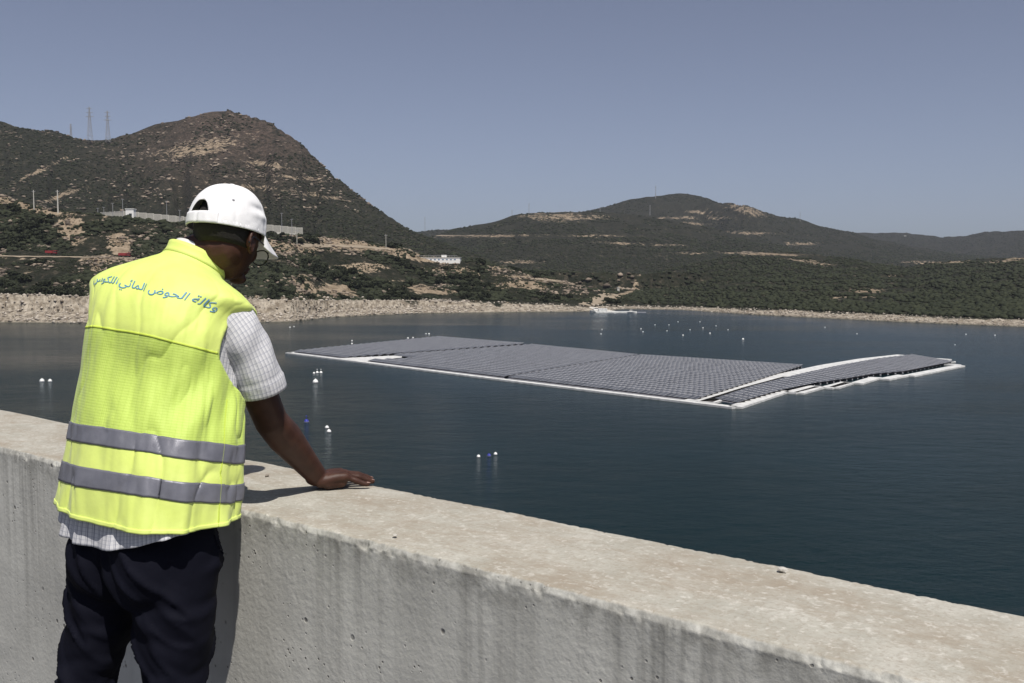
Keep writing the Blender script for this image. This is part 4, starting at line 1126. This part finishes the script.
# --- glasses
Lk, Fk, Uk = Lk0, Fk0, Uk0
M_gl = plain('black_frame', (.01, .01, .012), .3)
gz = -.012
def sag(y): return y
fr = MB()
for s in (-1, 1):
    fr.tube([hp(s*.033 + .024*math.cos(a), .108 - .006*abs(math.cos(a))*(1 if s*math.cos(a) > 0 else 0), gz - .012 + .019*math.sin(a)) for a in np.linspace(0, 2*PI, 25)], .0017, 6, False)
fr.tube([hp(-.010, .104, gz-.008), hp(0, .106, gz-.005), hp(.010, .104, gz-.008)], .0015, 6)
gl = fr.build('glasses', M_gl, person, True)
for s in (-1, 1):
    tm = MB(); tm.tube([hp(s*.056, .104, gz), hp(s*.070, .088, gz+.001), hp(s*.079, .02, gz+.004), hp(s*.080, -.012, gz+.006), hp(s*.078, -.028, gz-.014)], .0016, 6); tm.build('temple', M_gl, gl, True)
t = NT('lens'); t.P(Base_Color=(.9,.9,.9), Roughness=.02, IOR=1.3, Alpha=.05); 
for s in (-1, 1):
    ell(hp(s*.033, .1075, gz-.012), (Lk, Fk, Uk), (.0235, .0008, .0185), None, 20, 10); link('lens', take(), t.m, gl)

# --- torso garments: rings around the leaning torso
#      (px centre, centre depth, world z, half extent px, depth radius, heading, pitch, roll)
RG = [(141, 2.13, .985, 88, .146, 32, 2, 3), (143.5, 2.14, 1.02, 87, .146, 32, 3, 3), (147, 2.15, 1.07, 85.5, .144, 32, 5, 3), (154, 2.18, 1.17, 83.5, .141, 31, 8, 3), (162.5, 2.22, 1.28, 78, .138, 27, 12, 4),
      (168.5, 2.25, 1.36, 73, .138, 23, 15, 4), (171, 2.275, 1.42, 77, .134, 20, 18, 5), (174, 2.29, 1.446, 85, .126, 20, 20, 5), (178, 2.30, 1.470, 73, .114, 20, 21, 6), (183, 2.315, 1.488, 57, .098, 21, 23, 7), (188.5, 2.33, 1.504, 41, .082, 22, 25, 9),
      (193, 2.345, 1.517, 31, .071, 24, 27, 11), (196, 2.352, 1.528, 29, .067, 25, 28, 12), (199.5, 2.36, 1.550, 28, .065, 26, 28, 12)]
RGa = np.array(RG, float); RGa[:5, 1] += .045; RGa[5:, 1] += .025; RGa[:5, 2] -= .008; ZT = RGa[:, 2]; TK = np.concatenate([[0], np.cumsum(np.hypot(np.diff(RGa[:, 2]), np.diff(RGa[:, 3])*.0023*.8))]); TK /= TK[-1]
def smooth_interp(t):
    t = np.asarray(t, float); out = []
    x = TK
    for k in (0, 1, 2, 3, 4, 5, 6, 7):
        y = RGa[:, k]; m = np.gradient(y, x)
        i = np.clip(np.searchsorted(x, t) - 1, 0, len(x)-2); h = x[i+1]-x[i]; s = (t-x[i])/h
        sec = (y[i+1]-y[i])/h
        m0 = np.where(np.sign(m[i]) == np.sign(sec), np.sign(sec)*np.minimum(abs(m[i]), 3*abs(sec)), 0); m1 = np.where(np.sign(m[i+1]) == np.sign(sec), np.sign(sec)*np.minimum(abs(m[i+1]), 3*abs(sec)), 0)
        out.append((2*s**3-3*s**2+1)*y[i] + (s**3-2*s**2+s)*h*m0 + (-2*s**3+3*s**2)*y[i+1] + (s**3-s**2)*h*m1)
    return out
def torso(th, t, grow=0., wr=1.):
    """th 0 = his right side, -90 deg = back; t 0 hem .. 1 collar top"""
    th = np.asarray(th, float); t = np.asarray(t, float)
    px, dc, z, ex, b, psi, tau, rho = smooth_interp(np.clip(t, 0, 1))
    psi, tau, rho = np.radians(psi), np.radians(tau), np.radians(rho)
    e = ex / F * dc; bb = b; a = np.sqrt(np.maximum(e**2 - (bb*np.sin(psi))**2, .0009)) / np.cos(psi)
    C = np.stack([(px-512)/F*dc, dc, z], -1)
    c_, s_ = np.cos(th), np.sin(th)
    n = 2.0 + .5 * np.clip(1 - t*1.2, 0, 1) + .5*np.exp(-((t-.62)/.12)**2)
    cx = np.sign(c_)*np.abs(c_)**(2/n); sy = np.sign(s_)*np.abs(s_)**(2/n)
    X = (a+grow)*cx; Y = (bb+grow)*sy
    # spine hollow and shoulder blades, small cloth folds
    back = np.clip(-s_, 0, 1)
    Y = Y + wr*(.006*back*np.exp(-((th+PI/2)/.22)**2)*np.exp(-((t-.55)/.25)**2))
    Y = Y - wr*.007*back*(np.exp(-((th+PI/2-.62)/.3)**2)+np.exp(-((th+PI/2+.62)/.3)**2))*np.exp(-((t-.58)/.13)**2)
    fo = fbm(xyz(c_*1.9 + 3, s_*1.9, t*2.2), 3, 91)*.010 + fbm(xyz(c_*5, s_*5 + 7, t*4.5 + c_*1.2), 3, 92)*.0050
    fo = fo - .0026*np.clip(1-np.abs(fbm(xyz(c_*2.3+t*1.5, s_*2.3, t*3.4 - c_*.8), 2, 95))*6, 0, 1)**2 + .0006
    fo = fo * 1.45 * np.clip((.96-t)*2.6, .0, 1)
    # drag lines running from the right armhole and the hem flare
    q = (th+PI/2)*1.0 - (t-.45)*2.2
    fo = fo + .0075*np.sin(q*9+1.0)*np.exp(-((t-.42)/.16)**2)*np.exp(-((th+.45)/.55)**2)
    fo = fo + .0050*np.sin((th)*11 + 4*t + .8*np.sin(th*3))*np.clip(1-t*3.2, 0, 1)
    X = X + wr*fo*c_; Y = Y + wr*fo*s_
    L_ = np.stack([np.cos(psi)*np.cos(rho), -np.sin(psi)*np.cos(rho), -np.sin(rho)], -1)
    F_ = np.stack([np.sin(psi)*np.cos(tau), np.cos(psi)*np.cos(tau), -np.sin(tau)], -1)
    return C + X[..., None]*L_ + Y[..., None]*F_
def normals(fn, th, t):
    e = .004; a = fn(th+e, t)-fn(th-e, t); b = fn(th, np.minimum(t+e, 1))-fn(th, np.maximum(t-e, 0)); n = np.cross(a, b)
    return n/np.linalg.norm(n, axis=-1, keepdims=True)
# lookup: photo point on the back of the vest -> (th, t)
gth, gt = np.meshgrid(np.linspace(-PI*1.05, .35, 420), np.linspace(0, 1, 420)); gp = torso(gth, gt); gu, gv = proj(gp)
gn = normals(torso, gth, gt); facing = (gn * (gp - np.array([0, 0, CAMZ]))).sum(-1) < 0
def find(u, v):
    q = (gu-u)**2 + (gv-v)**2 + np.where(facing, 0, 1e5); i = np.unravel_index(np.argmin(q), q.shape); return gth[i], gt[i]
def curve(pts):
    q = np.array([find(*p) for p in pts]); o = np.argsort(q[:, 0]); q = q[o]
    return lambda th: np.interp(th, q[:, 0], q[:, 1])
print('facing', facing.mean(), 'seam', [find(*p) for p in ((97,327),(150,336),(216,353))], 'bands', [find(*p) for p in ((71,421),(150,434),(238,446),(69,439),(150,453),(237,465))])
seam = curve([(99,327),(125,331),(150,336),(185,345),(214,352.5)])
NTH, NT_ = 300, 230
def t_warp(th, v):      # v .62 lies on the yoke seam
    ys = seam(np.where(th > PI/2, th-2*PI, th)); ys = np.where(np.sin(th) < .1, ys, seam(-PI/2)*0 + ys)
    return np.where(v < .5, v/.5*ys, ys + (v-.5)/.5*(1-ys))
TH, VV = np.meshgrid(np.linspace(-PI*1.5, PI*.5, NTH, endpoint=False), np.linspace(0, 1, NT_))
Pp = np.stack([TH, VV], -1).reshape(-1, 2).copy()
TW = lambda p: t_warp(p[:, 0], np.clip(p[:, 1], 0, 1))
def g_arm(p):
    th = p[:, 0]; t_ = TW(p); q = torso(th, t_, 0, 0)
    out = np.full(len(p), 9.)
    px, dc, z, ex, b, psi, tau, rho = smooth_interp(np.clip(t_, 0, 1)); C = np.stack([(px-512)/F*dc, dc, z], -1)
    rel = q - C; f = rel @ np.array([math.sin(R(22)), math.cos(R(22)), 0]); l = rel @ np.array([math.cos(R(22)), -math.sin(R(22)), 0])
    for s, fc_, zc, rf, rz in ((1, .028, 1.315, .062, .105), (-1, .02, 1.33, .062, .105)):
        gg = ((f-fc_-(np.clip(zc-q[:, 2], 0, 1)*.55 if s > 0 else 0))/rf)**2 + ((q[:, 2]-zc)/rz)**2 - 1
        out = np.where(l*s > .06, np.minimum(out, gg), out)
    return out
fc = grid_faces(NT_, NTH, True)
fc = snap_cut(Pp, fc, g_arm, 8)
tw = TW(Pp); v = torso(Pp[:, 0], tw)
me = np_mesh('vest', v, fc, True); set_uv(me, np.stack([Pp[:, 0]*.2, tw*.8], -1))
# solid yoke above the seam and mesh fabric below
NF = len(me.polygons); ctr = np.zeros(NF*3); 
ls = np.zeros(NF, np.int32); me.polygons.foreach_get('loop_start', ls); vi = np.zeros(len(me.loops), np.int32); me.loops.foreach_get('vertex_index', vi)
vmin = Pp[:, 1][vi[ls]]
me.polygons.foreach_set('material_index', (vmin > .4999-1e-3).astype(np.int32))
bm = bmesh.new(); bm.from_mesh(me); bmesh.ops.delete(bm, geom=[q for q in bm.verts if not q.link_faces], context='VERTS'); bmesh.ops.recalc_face_normals(bm, faces=bm.faces); bm.to_mesh(me); bm.free()
def hivis(name, mesh_fab):
    t = NT(name); c = t.coord('UV'); co_ = t.coord('Object')
    sx = t.node('ShaderNodeSeparateXYZ', {'Vector': c})
    if mesh_fab:
        gx = t.math('PINGPONG', sx.outputs[0], .0016); gx = t.math('DIVIDE', gx, .0016); gy = t.math('DIVIDE', t.math('PINGPONG', sx.outputs[1], .0034), .0034)
        gx2 = t.math('DIVIDE', t.math('PINGPONG', sx.outputs[0], .0075), .0075)
        k = t.math('MULTIPLY', t.math('ADD', t.ramp(gx, [(.0, .0), (.5, .55)]), t.ramp(gy, [(.0, .0), (.6, .45)])), 1.)
        base = t.mix(k, (.47, .63, .09), (.60, .76, .16))
        base = t.mix(t.ramp(gx2, [(.75, 0.), (1., .35)]), base, (.42, .58, .08))
        hh = t.math('ADD', t.math('MULTIPLY', k, .25), t.noise(co_, 34, 4, .6))
    else:
        base = t.mix(t.noise(co_, 20, 3), (.70, .82, .17), (.78, .89, .25)); hh = t.math('ADD', t.noise(co_, 26, 4, .55), t.math('MULTIPLY', t.noise(co_, 900, 1), .1))
    t.P(Base_Color=base, Roughness=.62, Normal=t.bump(hh, .32, .005))
    t.b.inputs['Sheen Weight'].default_value = .15
    tr = t.node('ShaderNodeBsdfTranslucent', {'Color': (.70, .95, .03, 1)}); mx = t.node('ShaderNodeMixShader', {'Fac': .12})
    t.l.new(t.b.outputs[0], mx.inputs[1]); t.l.new(tr.outputs[0], mx.inputs[2]); t.l.new(mx.outputs[0], t.out.inputs[0])
    return t.m
M_mesh = hivis('vest_mesh_fabric', True); M_solid = hivis('vest_solid_fabric', False)
vest = link('safety_vest', me, [M_mesh, M_solid], person); q = vest.modifiers.new('s', 'SOLIDIFY'); q.thickness = .0022; q.offset = 1; q.use_rim = True
# plain bottom panel and reflective bands
def band(name, lo, hi, mat, grow, th0=-PI*1.5, th1=PI*.5, thick=.0012, rows=10, n=300, par=None):
    TH, KK = np.meshgrid(np.linspace(th0, th1, n, endpoint=abs(th1-th0) < 6.2), np.linspace(0, 1, rows))
    thw = np.where(TH > .6, TH-2*PI, TH); thw = np.where(thw < -3.9, thw+2*PI, thw)
    T_ = lo(TH) + (hi(TH)-lo(TH))*KK; n_ = torso(TH, T_) ; nn = normals(torso, TH, T_)
    cen = torso(TH + PI, T_)*.5 + n_*.5; sg = np.sign(((n_-cen)*nn).sum(-1, keepdims=True))
    pts = n_ + nn*sg*grow
    return grid_obj(name, pts, mat, par or vest, abs(th1-th0) > 6.2, thick, np.stack([TH*.2, T_*.8], -1), offset=0)
avg = lambda pts: (lambda c: (lambda th: np.interp(th, c[0], c[1])))(tuple(np.array(sorted([find(*p) for p in pts])).T))
b1h = avg([(71,421.5),(110,428),(150,434),(200,441),(236,445.5)]); b1l = avg([(69,439.5),(110,447),(150,453),(200,460.5),(235,464.5)])
b2h = avg([(64,461),(110,471),(150,477),(200,482.5),(232,485)]); b2l = avg([(61,480.5),(110,491),(150,497),(200,502.5),(229,504)])
t = NT('reflective_tape'); c = t.coord('Object'); uvc = t.coord('UV')
t.P(Base_Color=t.mix(t.ramp(t.noise(c, 30, 4), [(.3, 0.), (.75, 1.)]), (.155, .157, .185), (.215, .217, .245)), Roughness=.42, Metallic=.25, Normal=t.bump(t.math('ADD', t.noise(c, 40, 4), t.math('MULTIPLY', t.vor(uvc, 900), .15)), .3, .004)); M_tape = t.m
band('bottom_panel', lambda th: 0*th + .0015, b1h, M_solid, .0022, rows=30, thick=.001)
band('reflective_band', b1l, b1h, M_tape, .0040); band('reflective_band', b2l, b2h, M_tape, .0040)
piping = lambda th: 0*th
band('hem_binding', lambda th: 0*th + 0.0, lambda th: 0*th + .014, M_solid, .0036, rows=4)
# seam piping along the yoke, side seams
sx = lambda d_: (lambda th: seam(th) + d_)
M_seam = plain('seam_thread', (.52, .64, .08), .7)
band('yoke_seam', sx(-.0035), sx(.0035), M_seam, .0026, -PI*1.0, find(217,353)[0], .001, 3, 160)
ths = find(222, 454)[0]
for th_ in (ths,):
    TT, KK = np.meshgrid(np.linspace(.0, find(228,400)[1], 60), np.linspace(-.006, .006, 3), indexing='ij')
    pt_ = torso(th_ + KK, TT); nn_ = normals(torso, th_ + KK, TT); cen = torso(th_ + KK + PI, TT); sg = np.sign(((pt_-cen)*nn_).sum(-1, keepdims=True))
    grid_obj('side_seam', pt_ + nn_*sg*.0046*np.cos(KK*150)[..., None].clip(.6, 1), M_seam, vest, thick=.0008)
# collar roll of the vest: thickened edge
band('collar_edge', lambda th: 0*th + .955, lambda th: 0*th + .998, M_solid, .0030, rows=5)
# lettering on the back
txt = '\u0648\u0643\u0627\u0644\u0629'
vis = ['\ufeed\ufedb\ufe8e\ufedf\ufe94', '\ufe8d\ufedf\ufea4\ufeee\ufebd', '\ufe8d\ufedf\ufee4\ufe8e\ufe8b\ufef2', '\ufe8d\ufedf\ufee0\ufedc\ufeee\ufeb1']
s_ = ' '.join(vis)[::-1]
cu = bpy.data.curves.new('lettering', 'FONT'); cu.body = s_; cu.size = 1; cu.resolution_u = 3; cu.offset = .002
to = bpy.data.objects.new('lettering_tmp', cu); COL.objects.link(to); bpy.context.view_layer.update()
tm = bpy.data.meshes.new_from_object(to.evaluated_get(bpy.context.evaluated_depsgraph_get())); bpy.data.objects.remove(to)
bm = bmesh.new(); bm.from_mesh(tm); bmesh.ops.remove_doubles(bm, verts=bm.verts, dist=1e-4)
bmesh.ops.triangulate(bm, faces=bm.faces)
for _ in range(2): bmesh.ops.subdivide_edges(bm, edges=[e for e in bm.edges if e.calc_length() > .12], cuts=1); bmesh.ops.triangulate(bm, faces=[f for f in bm.faces if len(f.verts) > 3])
bm.to_mesh(tm); bm.free()
n = len(tm.vertices); cv = np.zeros(n*3); tm.vertices.foreach_get('co', cv); cv = cv.reshape(-1, 3)
x0, x1 = cv[:, 0].min(), cv[:, 0].max(); print('text width', x1-x0, 'h', cv[:, 1].min(), cv[:, 1].max())
# base line through the photo: right end, middle, left; the first word starts at the right
anc = [(217.5,309),(201,302.5),(182,297),(162,293),(140,287.5),(118,282.5),(104,280)]
av = np.array([find(*p) for p in anc]); th_r = av[0, 0]; 
frac = np.clip((x1 - cv[:, 0])/(x1-x0), 0, 1)          # 0 at the right end
# arc length along the base line so that letters keep their width
ss = np.linspace(0, 1, 200); thl = np.linspace(th_r, th_r-2.9, 200); o_ = np.argsort(av[:, 0])
tl = np.interp(thl, av[o_, 0], av[o_, 1]); bl = torso(thl, tl); al = np.concatenate([[0], np.cumsum(np.linalg.norm(np.diff(bl, axis=0), axis=1))])
s104 = np.interp(-av[-1, 0], -thl, al); print('arc to left', s104, av)
total = s104 * 1.12; sc1 = total/(x1-x0)
th_v = np.interp(frac*total, al, thl); t_b = np.interp(frac*total, al, tl)
dtt = np.linalg.norm(torso(th_v, t_b+.004)-torso(th_v, t_b), axis=-1)/.004
t_v = t_b + (cv[:, 1]-.25)*sc1*.92/dtt
pw = torso(th_v, t_v); nn = normals(torso, th_v, t_v); cen = torso(th_v+PI, t_v); sg = np.sign(((pw-cen)*nn).sum(-1, keepdims=True))
tm.vertices.foreach_set('co', (pw + nn*sg*.0037).astype(np.float32).ravel()); tm.update()
link('lettering', tm, plain('print_blue', (.10, .26, .42), .6), vest)

# --- shirt: tail under the vest, collar and the right sleeve
t = NT('checked_shirt'); c = t.coord('UV'); sx_ = t.node('ShaderNodeSeparateXYZ', {'Vector': c}); co_ = t.coord('Object')
def ln(s, p, w_, off=0.): 
    q = t.math('PINGPONG', t.math('ADD', s, off), p/2); return t.ramp(t.math('DIVIDE', q, p/2), [(w_, 1.), (w_+.12, 0.)])
k1 = t.math('MAXIMUM', ln(sx_.outputs[0], .0095, .10), t.math('MULTIPLY', ln(sx_.outputs[0], .0095, .06, .0027), .7)); k2 = ln(sx_.outputs[1], .0105, .08)
cb = t.mix(t.math('MULTIPLY', k2, .42), (.60, .60, .61), (.20, .22, .30)); cb = t.mix(t.math('MULTIPLY', k1, .75), cb, (.16, .17, .22))
t.P(Base_Color=cb, Roughness=.85, Normal=t.bump(t.noise(co_, 32, 4, .6), .4, .006)); M_shirt = t.m
TH, KK = np.meshgrid(np.linspace(-PI*1.5, PI*.5, 260, endpoint=False), np.linspace(0, 1, 26))
base = torso(TH, np.full_like(TH, .035), -.014)
dz = .020 + .060*np.exp(-((np.abs(((TH+PI/2+.25+PI) % (2*PI))-PI))/1.05)**2.4)
flare = .015*KK + .005*np.sin(TH*9+1)*KK + .004*np.sin(TH*17)*KK
cenx = np.array([(143.5-512)/F*2.175, 2.175, 0.]); rad = base.copy(); rad = rad-cenx; rad[..., 2] = 0; rad /= np.linalg.norm(rad, axis=-1, keepdims=True)
pts = base + rad*flare[..., None]; pts[..., 2] = base[..., 2] + .02 - (.02 + dz)*KK
shirt = grid_obj('shirt', pts, M_shirt, person, True, .0015, np.stack([TH*.175, KK*.12], -1))
TB, KB = np.meshgrid(np.linspace(-PI*1.5, PI*.5, 200, endpoint=False), np.linspace(.06, .93, 60)); grid_obj('shirt_body', torso(TB, KB, -.011), M_shirt, shirt, True, 0, np.stack([TB*.175, KB*.62], -1))
band('shirt_collar', lambda th: 0*th + .955, lambda th: 0*th + 1.0, M_shirt, -.004, rows=6, par=shirt)
TH, KK = np.meshgrid(np.linspace(-PI*1.5, PI*.5, 120, endpoint=False), np.linspace(0, 1, 14))
cb_ = torso(TH, 1.0 + 0*TH, -.004); upv = np.array([math.sin(R(26))*math.sin(R(28)), math.cos(R(26))*math.sin(R(28)), math.cos(R(28))])
cc_ = cb_.reshape(-1, 3).mean(0); pts = cb_ + (KK*.021*(.35+.65*np.clip(-np.sin(TH), 0, 1)) - .010)[..., None]*upv + ((cc_-cb_)*(.05+.06*KK[..., None]))
grid_obj('collar_stand', pts, plain('white_collar', (.66, .66, .64), .85), shirt, True, .0018)
# the sleeve hangs around the upper arm, slightly bent
s0 = shR + np.array([-.06, .015, .040]); s1 = shR + np.array([.026, -.012, .008]); s2 = pt(262, 391, 2.29)
SK, ST = np.linspace(0, 1, 60), np.linspace(-PI, PI, 120, endpoint=False)
KK, TT = np.meshgrid(SK, ST, indexing='ij')
def bez(k): return ((1-k)**2)[..., None]*s0 + (2*k*(1-k))[..., None]*(s1*1.0) + (k**2)[..., None]*s2
cl = bez(KK); tg = bez(np.minimum(KK+.01, 1.01))-bez(KK-.01); tg /= np.linalg.norm(tg, axis=-1, keepdims=True)
ref = np.array([Fs_[0], Fs_[1], 0]); ref /= np.linalg.norm(ref)
xx = np.cross(tg, ref); xx /= np.linalg.norm(xx, axis=-1, keepdims=True); yy = np.cross(xx, tg)
rr = np.interp(KK, [0, .25, .5, .75, 1], [.058, .063, .059, .054, .0535])
fold = .0045*fbm(xyz(np.cos(TT)*1.6, np.sin(TT)*1.6, KK*3.2), 3, 55)*1.3 + .0026*np.sin(KK*19 + TT*1.6 + np.sin(TT*2)) * np.exp(-((KK-.62)/.28)**2)
rr = rr + fold
cuff = (KK > .90)*.0022
pts = cl + xx*((rr+cuff)*np.cos(TT))[..., None] + yy*((rr+cuff)*np.sin(TT)*.95)[..., None]
grid_obj('sleeve', pts, M_shirt, shirt, True, .0016, np.stack([TT*.058, KK*.24], -1))

# --- trousers
ax = (Lh, Fh, Uh)
wb = pt(146, 522, 2.13); wb[2] = 1.0
ell(pelvis + Uh*.02 - Fh*.005, ax, (.168, .115, .125), None, 36, 24)
ell(pelvis + Uh*.10, ax, (.164, .113, .07), None, 36, 20)
ell(pelvis + Lh*.07 - Fh*.045 - Uh*.03, ax, (.088, .085, .11)); ell(pelvis - Lh*.07 - Fh*.045 - Uh*.03, ax, (.088, .085, .11))
def leg(h_, k_, a_, s):
    th_ = h_*.55 + k_*.45
    kk_ = .90 if s < 0 else 1.
    capsule([h_ + np.array([0,0,.03]), h_*.75+k_*.25, th_, k_ + (h_-k_)*.34, k_ + (h_-k_)*.13, k_, k_*.6+a_*.4, a_ + np.array([0,0,.03])], [.090, .088, .078*kk_, .062*kk_, .060*kk_, .060*kk_, .062, .062], 28)
leg(hipR + Lh*.002, knR, anR, 1); leg(hipL - Lh*.002, knL, anL, -1)
tro = fuse(take(), .006, 10, .6)
n = len(tro.vertices); cv = np.zeros(n*3); tro.vertices.foreach_get('co', cv); cv = cv.reshape(-1, 3); nv = np.zeros(n*3); tro.vertices.foreach_get('normal', nv); nv = nv.reshape(-1, 3)
def toleg(c):   # signed distance coordinate across the body
    return (c - pelvis) @ Lh
lx = toleg(cv); zz = cv[:, 2]; side = np.sign(lx)
w1 = 1-np.abs(fbm(np.stack([cv[:,0]*5+side*3, cv[:,1]*5, zz*11 + side*np.abs(lx)*13], -1), 3, 201))*2.2
w2 = fbm(np.stack([cv[:,0]*7, cv[:,1]*7, zz*7], -1), 3, 202)
amp = np.interp(zz, [.1, .5, .62, .75, .85, .95, 1.05], [.006, .012, .009, .006, .009, .007, 0])
dsp = amp*(np.clip(w1, -.2, 1)**2)*1.5 + .008*w2
# deep creases under the seat and behind the knees
for zc, a_, k_ in ((.795, .007, 3.), (.735, .005, -2.5), (.60, .008, 2.2), (.555, .009, -2.2), (.50, .009, 1.5), (.655, .006, -2.)):
    dsp -= a_*np.exp(-((zz - zc - .10*(np.abs(lx)-.09)*k_/2.5 - .006*np.sin(lx*60))/.014)**2)*(.55+.45*vnoise(cv*9, int(zc*1000)))
dsp -= .007*np.exp(-(lx/.006)**2)*((zz < 1.0) & (zz > .80))*(((cv-pelvis)@Fh) < 0)
cv2 = cv + nv*dsp[:, None]; tro.vertices.foreach_set('co', cv2.astype(np.float32).ravel()); tro.update()
bm = bmesh.new(); bm.from_mesh(tro)
bmesh.ops.bisect_plane(bm, geom=bm.verts[:]+bm.edges[:]+bm.faces[:], plane_co=(0,0,.075), plane_no=(0,0,-1), clear_outer=True)
bm.to_mesh(tro); bm.free()
t = NT('navy_cotton'); c = t.coord(); t.P(Base_Color=t.mix(t.noise(c, 12, 4), (.0035, .0038, .0075), (.0075, .008, .015)), Roughness=.75, Normal=t.bump(t.math('ADD', t.noise(c, 60, 4), t.math('MULTIPLY', t.noise(c, 900, 1), .3)), .3, .003))
t.b.inputs['Specular IOR Level'].default_value = .08
M_tro = t.m
trousers = link('trousers', tro, M_tro, person)
from mathutils.bvhtree import BVHTree
dgt = bpy.context.evaluated_depsgraph_get(); bvh = BVHTree.FromObject(trousers, dgt)
def on_tro(u, v):
    o_ = Vector((0, 0, CAMZ)); r_ = bvh.ray_cast(o_, (P(u, v, 2.) - o_).normalized()); return r_[0], r_[1]
mb = MB(); line = []
for k in np.linspace(0, 1, 14):
    h_ = on_tro(214 + 12*k - 2*math.sin(k*3), 535 + 22*k)
    if h_[0]: line.append(h_[0] + h_[1]*.0012)
if len(line) > 3: mb.tube(line, .0016, 6); mb.build('pocket_edge', M_tro, trousers)
# --- shoes
M_shoe = plain('black_leather', (.015, .014, .013), .4)
for a_ in (anR, anL):
    b_ = a_ + np.array([0,0,-.045]); capsule([b_ - Fh*.055, b_ + Fh*.03, b_ + Fh*.15 + np.array([0,0,-.012]), b_ + Fh*.20 + np.array([0,0,-.018])], [.040, .042, .038, .028], 20, (np.array([0,0,1.]), 1.12))
    v_ = PV[-1]; v_[:, 2] = np.maximum(v_[:, 2], .002)
    me = take(); me.polygons.foreach_set('use_smooth', np.ones(len(me.polygons), bool)); link('shoe', me, M_shoe, person)

# ================================================================== HAZE
t = NT('haze_air'); t.n.remove(t.b)
vp = t.node('ShaderNodeVolumePrincipled', {'Color': (.66, .71, .86, 1), 'Density': 5e-5, 'Anisotropy': .0}); t.l.new(vp.outputs[0], t.out.inputs['Volume'])
mb = MB(); mb.box(-9500, 9500, -9500, 9500, -47, 620)
tag(mb.build('haze', t.m), kind='stuff')
